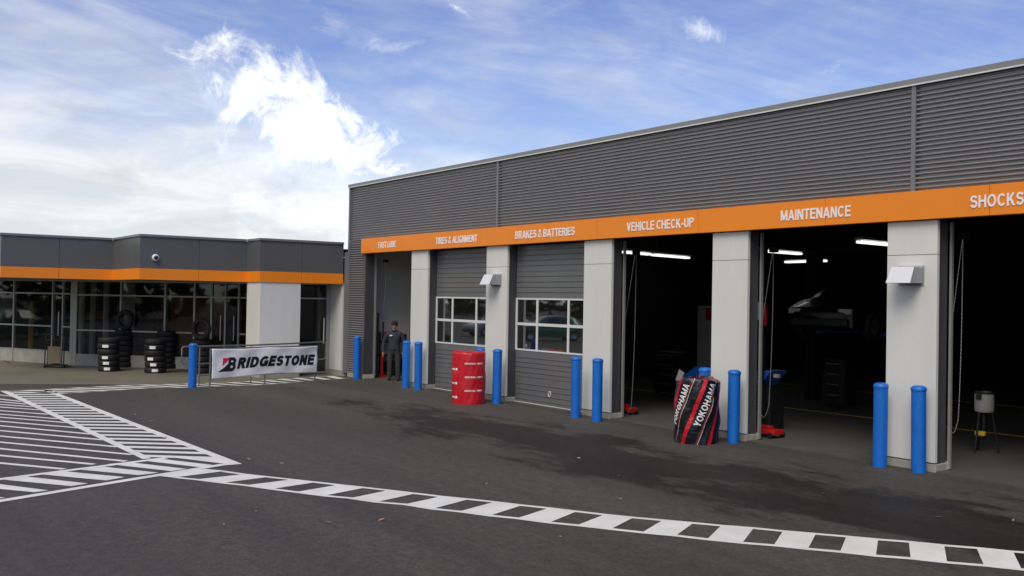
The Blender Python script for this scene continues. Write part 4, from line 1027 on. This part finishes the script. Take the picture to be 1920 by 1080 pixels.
# ================================================================== INSIDE THE BAYS
def chain_loop(pxt, pyt, pxb, pyb, pxs, Y, label):
    top = FY(pxt, pyt, Y); bot = FY(pxb, pyb, Y); side = FY(pxs, (pyt + pyb) / 2, Y)
    o = thing('door_chain', (bot.x, Y, bot.z), label, 'chain', 'hand chains of the bay doors')
    pts = []
    n = 46
    jx = side.x
    for i in range(n + 1):
        t = i / n; z = top.z + (bot.z + .25 - top.z) * t; pts.append(Vector((top.x + (jx - top.x) * min(1, t * 1.7), Y, z)))
    left = pts; xr = top.x - .03
    right = [Vector((xr + (bot.x + .12 - xr) * (t ** 3), Y + .06, top.z + (bot.z + .25 - top.z) * t)) for t in [i / n for i in range(n + 1)]]
    low = [Vector((jx + (right[-1].x - jx) * t, Y + .06 * t, bot.z + .25 - .22 * math.sin(math.pi * t))) for t in [i / 12 for i in range(1, 12)]]
    path = left + low + right[::-1]
    # densify and give it a beaded, linked look
    dense = []
    for a, b in zip(path[:-1], path[1:]):
        k = max(1, int((b - a).length / .02))
        dense += [a.lerp(b, i / k) for i in range(k)]
    MB().tube(dense, [.0075 if i % 2 else .0035 for i in range(len(dense))], 5).build('links', M['chain'], o)
    bx('wheel_bracket', M['blackm'], o, top.x - .06, top.x + .06, Y - .03, Y + .09, top.z - .03, top.z + .06)
chain_loop(1191, 475, 1172, 782, 1166, FYW + .55, 'looped steel hand chain at the left of the vehicle check-up bay')
chain_loop(1449, 470, 1427, 786, 1424, FYW + .55, 'looped steel hand chain at the left of the maintenance bay')
chain_loop(1805, 445, 1778, 815, 1780, FYW + .55, 'looped steel hand chain at the left of the rightmost bay')
chain_loop(722, 490, 712, 590, 708, FYW + .55, 'faint hand chain hanging high in the fast lube bay')
# lights under the ceiling
def tube_light(p0, p1, z, label):
    a, b = G(*p0, z), G(*p1, z); d = (b - a).normalized(); n = Vector((-d.y, d.x, 0))
    o = thing('strip_light', ((a + b) / 2), label, 'ceiling light', 'fluorescent lights in the bays')
    mb = MB()
    c = [a + n * .12, b + n * .12, b - n * .12, a - n * .12]; pl_ = [(p.x, p.y) for p in c]
    if sum(pl_[i][0] * pl_[(i + 1) % 4][1] - pl_[(i + 1) % 4][0] * pl_[i][1] for i in range(4)) < 0: pl_.reverse()
    mb.prism(pl_, z + .05, z + .10); mb.build('housing', M['tank'], o)
    for s in (-1, 1): MB().tube([a + n * .05 * s, b + n * .05 * s], .03, 8).build('tube', M['tube'], o, smooth=True, angle=40)
    for e in (a.lerp(b, .1), b.lerp(a, .1)): MB().tube([e + U_ * .1, Vector((e.x, e.y, 4.55))], .006, 5).build('hanger', M['steel'], o)
tube_light((1166, 472.5), (1218, 477), 3.8, 'lit strip light high at the left in the vehicle check-up bay')
tube_light((1224, 478), (1290, 483.5), 3.8, 'lit strip light continuing right in the vehicle check-up bay')
tube_light((1288, 495), (1345, 496.5), 3.75, 'lower lit strip light at the right of the vehicle check-up bay')
tube_light((1430, 470.5), (1500, 476), 3.8, 'lit strip light at the upper left of the maintenance bay')
tube_light((1474, 491.5), (1548, 489), 3.7, 'lit strip light in the middle of the maintenance bay')
tube_light((1611, 453.5), (1676, 459.5), 3.8, 'lit strip light at the upper right of the maintenance bay')
for x, lab in ((1523.5, 'left small amber lamp glowing deep in the maintenance bay'), (1535.5, 'right small amber lamp glowing deep in the maintenance bay')):
    q = FY(x, 523.5, 28.0); o = thing('amber_lamp', (q.x, 28, q.z), lab, 'lamp', 'amber lamps in the maintenance bay')
    MB().lathe([(.0, -.04), (.035, -.02), (.035, .02), (.0, .04)], q, 10).build('bulb', M['amber'], o, smooth=True); MB().tube([(q.x, 28, q.z + .03), (q.x, 28, 4.55)], .008, 5).build('stem', M['blackm'], o)

def car(loc, rz, paint, label, z=0):
    root = thing('car', (loc[0], loc[1], z), label, 'car')
    # stations: y, half width low, belt half width, roof half width, z low, z belt, z roof
    ST = [(-2.25, .62, .60, .58, .42, .62, .64), (-2.15, .78, .78, .70, .28, .74, .76), (-1.5, .88, .87, .80, .22, .90, .93), (-.95, .90, .90, .72, .20, .97, 1.02), (-.30, .90, .90, .62, .20, .99, 1.46), (.5, .90, .90, .63, .20, 1.0, 1.52), (1.25, .90, .90, .62, .20, 1.0, 1.46), (1.85, .88, .88, .70, .24, 1.0, 1.08), (2.15, .82, .80, .70, .32, .95, .98), (2.25, .68, .66, .6, .45, .80, .82)]
    def ring(s): y, a, b, c, zl, zb, zr = s; return [(-a, y, zl), (-b * 1.0, y, (zl + zb) / 2), (-b, y, zb), (-c, y, zr - .02), (-c * .7, y, zr), (c * .7, y, zr), (c, y, zr - .02), (b, y, zb), (b, y, (zl + zb) / 2), (a, y, zl)]
    rings = [ring(s) for s in ST]; m = 10; mb = MB()
    mb.add([p for r in rings for p in r], [(i * m + k, (i + 1) * m + k, (i + 1) * m + (k + 1) % m, i * m + (k + 1) % m) for i in range(len(ST) - 1) for k in range(m)] + [tuple(range(m)), tuple((len(ST) - 1) * m + k for k in range(m))[::-1]])
    def lb(nm, mb_, mt, par=root, **k): o = mb_.build(nm, mt, None, **k); o.parent = par; return o
    lb('body', mb, paint, weld=True, smooth=True, angle=35)
    def lerp(p, q, t): return tuple(p[i] + (q[i] - p[i]) * t for i in range(3))
    for s, k0, k1 in ((-1, 2, 3), (1, 7, 6)):
        for i0, i1 in ((4, 5), (5, 6)):
            A, B, C, D = rings[i0][k0], rings[i1][k0], rings[i1][k1], rings[i0][k1]
            qd = [lerp(lerp(A, D, .12), lerp(B, C, .12), .05), lerp(lerp(A, D, .12), lerp(B, C, .12), .95), lerp(lerp(A, D, .88), lerp(B, C, .88), .95), lerp(lerp(A, D, .88), lerp(B, C, .88), .05)]
            lb('side_window', MB().quad(*[(x + s * .012, y, z_ + .005) for x, y, z_ in qd]), M['carglass'])
    for i0, i1, nm, sg in ((3, 4, 'windscreen', -1), (6, 7, 'rear_window', 1)):
        A, B, C, D = rings[i0][4], rings[i0][5], rings[i1][5], rings[i1][4]
        c0, c1 = lerp(A, D, .10), lerp(B, C, .10); c2, c3 = lerp(B, C, .92), lerp(A, D, .92)
        lb(nm, MB().quad(*[(x, y + sg * .01, z_ + .014) for x, y, z_ in (c0, c1, c2, c3)]), M['carglass'])
    for sx in (-1, 1):
        for yy in (-1.40, 1.35):
            w_ = lb('wheel', MB().lathe([(.20, -.10), (.30, -.10), (.325, -.07), (.325, .07), (.30, .10), (.20, .10)], (0, 0, 0), 22, close=True), M['rubber'], smooth=True, angle=40)
            w_.location = (sx * .83, yy, .325); w_.rotation_euler = (0, math.radians(90), 0)
            lb('rim', MB().lathe([(.0, -.05), (.06, -.07), (.19, -.085), (.21, -.06), (.21, .06), (.19, .085), (.06, .07), (.0, .05)], (0, 0, 0), 18), M['rim'], w_, smooth=True, angle=30)
        lb('headlight', MB().box(sx * .62 - .15, sx * .62 + .15, -2.235, -2.12, .60, .72), M['wframe'], bevel=.02)
        lb('tail_light', MB().box(sx * .66 - .12, sx * .66 + .12, 2.12, 2.24, .72, .86), M['redm'], bevel=.02)
    lb('front_bumper', MB().box(-.72, .72, -2.30, -2.17, .32, .50), M['blackm'], bevel=.03)
    root.rotation_euler = (0, 0, rz); return root
# car raised on a two-post lift in the maintenance bay
lc = FY(1608, 640, 20.6)
car((lc.x, 20.9), math.radians(8), M['carpaint'], 'dark car raised on a lift deep in the maintenance bay', 1.62)
lf = thing('car_lift', (lc.x, 20.9, .016), 'dark two-post lift holding up the car in the maintenance bay', 'lift')
for s in (-1, 1):
    bx('post', M['blackm'], lf, lc.x + s * 1.5 - .15, lc.x + s * 1.5 + .15, 20.75, 21.05, .016, 3.7)
    for yy in (-1, 1): MB().tube([(lc.x + s * 1.4, 20.9, 1.74), (lc.x + s * .6, 20.9 + yy * 1.0, 1.77)], .05, 8).build('arm', M['bluem'], lf)
bx('overhead_beam', M['blackm'], lf, lc.x - 1.65, lc.x + 1.65, 20.8, 21.0, 3.70, 3.85)
# blue machines, trolleys, white tank, tool chest
def machine(px0, px1, pyt, pyb, Y, m, label, flip):
    a, b = FY(px0, pyt, Y), FY(px1, pyt, Y); zt = a.z; zl = FY(px0, pyb, Y).z
    o = thing('service_machine', ((a.x + b.x) / 2, Y, .016), label, 'machine', 'blue machines in the bays')
    poly = [(a.x, zl), (b.x, zl), (b.x, zt), (a.x + (b.x - a.x) * .4, zt)] if not flip else [(a.x, zl), (b.x - (b.x - a.x) * .85, zl), (b.x, zt), (a.x, zt)]
    MB().add([(x, Y, z) for x, z in poly] + [(x, Y + .5, z) for x, z in poly], [(0, 1, 2, 3), (7, 6, 5, 4)] + [(i, 4 + i, 4 + (i + 1) % 4, (i + 1) % 4) for i in range(4)]).build('hopper', m, o, weld=True, bevel=.015)
    bx('cabinet', M['blackm'], o, min(a.x, b.x) + .08, max(a.x, b.x) - .05, Y + .05, Y + .45, .016, zl - .002)
    bx('control_panel', M['tank'], o, max(a.x, b.x) + .01, max(a.x, b.x) + .12, Y + .05, Y + .12, zt - .12, zt - .05)
machine(1272, 1350, 685, 712, 16.2, M['bluem'], 'blue machine with sloping side behind the black and red cover', False)
machine(1420, 1446, 694, 724, 15.0, M['bluem'], 'blue wedge-shaped machine beside the maintenance bay chain', True)
def trolley(px0, px1, py, Y, label):
    a = FY(px0, py, Y); b = FY(px1, py, Y); o = thing('floor_jack', ((a.x + b.x) / 2, Y, .016), label, 'jack', 'red floor jacks')
    L_ = b.x - a.x
    bx('chassis', M['redm'], o, a.x, b.x, Y - .14, Y + .14, .075, .165, .02)
    bx('lift_arm', M['redm'], o, a.x + L_ * .1, b.x - L_ * .35, Y - .06, Y + .06, .166, .22, .015)
    for x in (a.x + .07, b.x - .07):
        for s in (-1, 1): MB().tube([(x, Y + s * .15, .07), (x, Y + s * .19, .07)], .053, 12).build('wheel', M['blackm'], o)
    MB().tube([(a.x + .05, Y, .17), (a.x - .35, Y, .85)], .018, 8).build('handle', M['blackm'], o)
trolley(1163, 1186, 778, 14.35, 'low red floor jack at the left of the vehicle check-up bay')
trolley(1420, 1461, 816, 14.25, 'low red floor jack at the left of the maintenance bay')
q = FY(1845, 792, 16.0); tk = thing('drain_tank', (q.x, 16.0, .016), 'white cylindrical tank on a dark stand in the rightmost bay', 'tank')
zt0 = FY(1845, 772, 16).z; zt1 = FY(1845, 735, 16).z; rt = (FY(1861, 750, 16).x - FY(1828, 750, 16).x) / 2
MB().lathe([(rt * .9, zt0), (rt, zt0 + .03), (rt, zt1 - .03), (rt * .95, zt1), (rt * .85, zt1 - .01)], (q.x, 16, 0), 28).build('drum', M['tank'], tk, smooth=True, angle=40)
MB().lathe([(rt * 1.02, zt1 - .03), (rt * 1.04, zt1 - .01), (rt * 1.02, zt1 + .012), (rt * .9, zt1 + .005)], (q.x, 16, 0), 28, close=True).build('rim', M['blackm'], tk, smooth=True, angle=40)
for k in range(3):
    an = k * 2.094 + .4; MB().tube([(q.x + rt * .8 * math.cos(an), 16 + rt * .8 * math.sin(an), zt0), (q.x + rt * 1.5 * math.cos(an), 16 + rt * 1.5 * math.sin(an), .03)], .018, 8).build('leg', M['blackm'], tk)
MB().tube([(q.x, 16, zt0), (q.x, 16, .25)], .03, 8).build('stem', M['blackm'], tk); bx('valve', M['yellow'], tk, q.x - .08, q.x + .08, 15.85, 15.93, .30, .38, .02); bx('clip', M['blackm'], tk, q.x - .05, q.x + .04, 16 - rt - .02, 16 - rt - .004, zt1 - .12, zt1 + .02)
def chest(px0, px1, py, Y, m, label):
    a = FY(px0, py, Y); b = FY(px1, py, Y); o = thing('tool_chest', ((a.x + b.x) / 2, Y, .016), label, 'tool chest', 'tool chests in the bays')
    bx('carcass', m, o, a.x, b.x, Y, Y + .5, .12, 1.15, .01)
    for k in range(4): dd = bx('drawer', m, o, a.x + .03, b.x - .03, Y - .02, Y - .002, .16 + k * .24, .37 + k * .24, .005); MB().tube([(a.x + .1, Y - .045, .34 + k * .24), (b.x - .1, Y - .045, .34 + k * .24)], .010, 6).build('handle', M['chain'], dd)
    for x in (a.x + .08, b.x - .08): MB().tube([(x - .02, Y + .1, .066), (x + .02, Y + .1, .066)], .05, 10).build('castor', M['rubber'], o)
chest(1545, 1582, 720, 19.5, M['blackm'], 'black tool chest with bright drawer handles in the maintenance bay')
chest(1225, 1268, 700, 18.0, M['blackm'], 'black tool chest with bright drawer handles in the vehicle check-up bay')
q = FY(1316, 605, 18.5); wb = thing('wall_cabinet', (q.x, 18.5, 1.5), 'pale upright cabinet with red fitting seen at the right of the vehicle check-up bay', 'cabinet')
bx('door', M['tank'], wb, q.x - .15, q.x + .12, 18.5, 18.9, .03, 2.35); bx('red_fitting', M['redm'], wb, q.x + .13, q.x + .25, 18.5, 18.6, 2.0, 2.3); bx('shelf', M['chain'], wb, q.x + .26, q.x + .45, 18.5, 18.6, 2.2, 2.23)
q = FY(1431, 590, 14.9); ex = thing('fire_extinguisher', (q.x, 14.9, 1.9), 'red cylinder with grey box hanging beside the maintenance bay chain', 'extinguisher')
MB().lathe([(.0, 2.0), (.06, 2.01), (.07, 2.04), (.07, 2.32), (.05, 2.38), (.02, 2.40), (.02, 2.44), (.0, 2.44)], (q.x + .03, 14.9, 0), 18).build('cylinder', M['redm'], ex, smooth=True, angle=50)
bx('grey_box', M['hoodside'], ex, q.x - .16, q.x - .05, 14.85, 14.95, 2.12, 2.46); bx('post', M['blackm'], ex, q.x - .14, q.x - .04, 14.96, 15.06, .016, 4.5)

# ================================================================== ACROSS THE LOT (seen mirrored in the panes)
car((-47.0, -9.0), math.radians(200), M['greenpaint'], 'green parked car mirrored in the closed door with the pull ring', 0)
car((-53.0, -9.5), math.radians(185), M['silver'], 'silver parked car mirrored in the left closed door panes', 0)
rs = random.Random(5); mb = MB()
for k in range(70):
    cx_, cy_ = -190 + k * 3.6 + rs.uniform(-2, 2), -46 + rs.uniform(-9, 3) - .12 * max(0, -60 - (-190 + k * 3.6)); hgt = rs.uniform(7, 14)
    for j in range(130):
        a = rs.uniform(0, 6.28); t = rs.random(); rr = (2.2 + 1.6 * math.sin(math.pi * t)) * rs.random() ** .5
        p = Vector((cx_ + rr * math.cos(a), cy_ + rr * math.sin(a), .3 + t * hgt)); u = Vector((rs.gauss(0, 1), rs.gauss(0, 1), rs.gauss(0, 1))).normalized(); v_ = u.orthogonal().normalized(); s = rs.uniform(.35, .8)
        mb.add([p - u * s - v_ * s * .6, p + u * s - v_ * s * .6, p + u * s + v_ * s * .6, p - u * s + v_ * s * .6], [(0, 1, 2, 3)])
o = mb.build('far_woods', M['leaf'], None); tag(o, 'belt of green woods across the lot, mirrored in the door panes', 'woods', kind='stuff')

# fallen leaves
mb = MB(); rs = random.Random(9)
spots = [(300, 747), (232, 767), (253, 778), (254, 782), (283, 790), (466, 862), (528, 870), (550, 937), (715, 976), (912, 908), (1163, 937), (1760, 971), (1162, 893), (1085, 860), (420, 985), (615, 981), (1050, 1008), (1900, 977), (1545, 927), (345, 755), (455, 752), (310, 821), (430, 1010), (480, 960), (325, 757)]
for x, y in spots:
    p = G(x, y) + Vector((0, 0, .012)); a = rs.uniform(0, 6.28); u = Vector((math.cos(a), math.sin(a), rs.uniform(-.1, .3))); v_ = Vector((-math.sin(a), math.cos(a), rs.uniform(-.1, .3))); s = rs.uniform(.020, .05)
    mb.add([p - u * s, p - v_ * s * .6 + U_ * .004, p + u * s, p + v_ * s * .6 + U_ * .004], [(0, 1, 2), (0, 2, 3)])
o = mb.build('fallen_leaves', M['dry'], None); tag(o, 'small dry leaves scattered over the asphalt', 'leaves', kind='stuff')
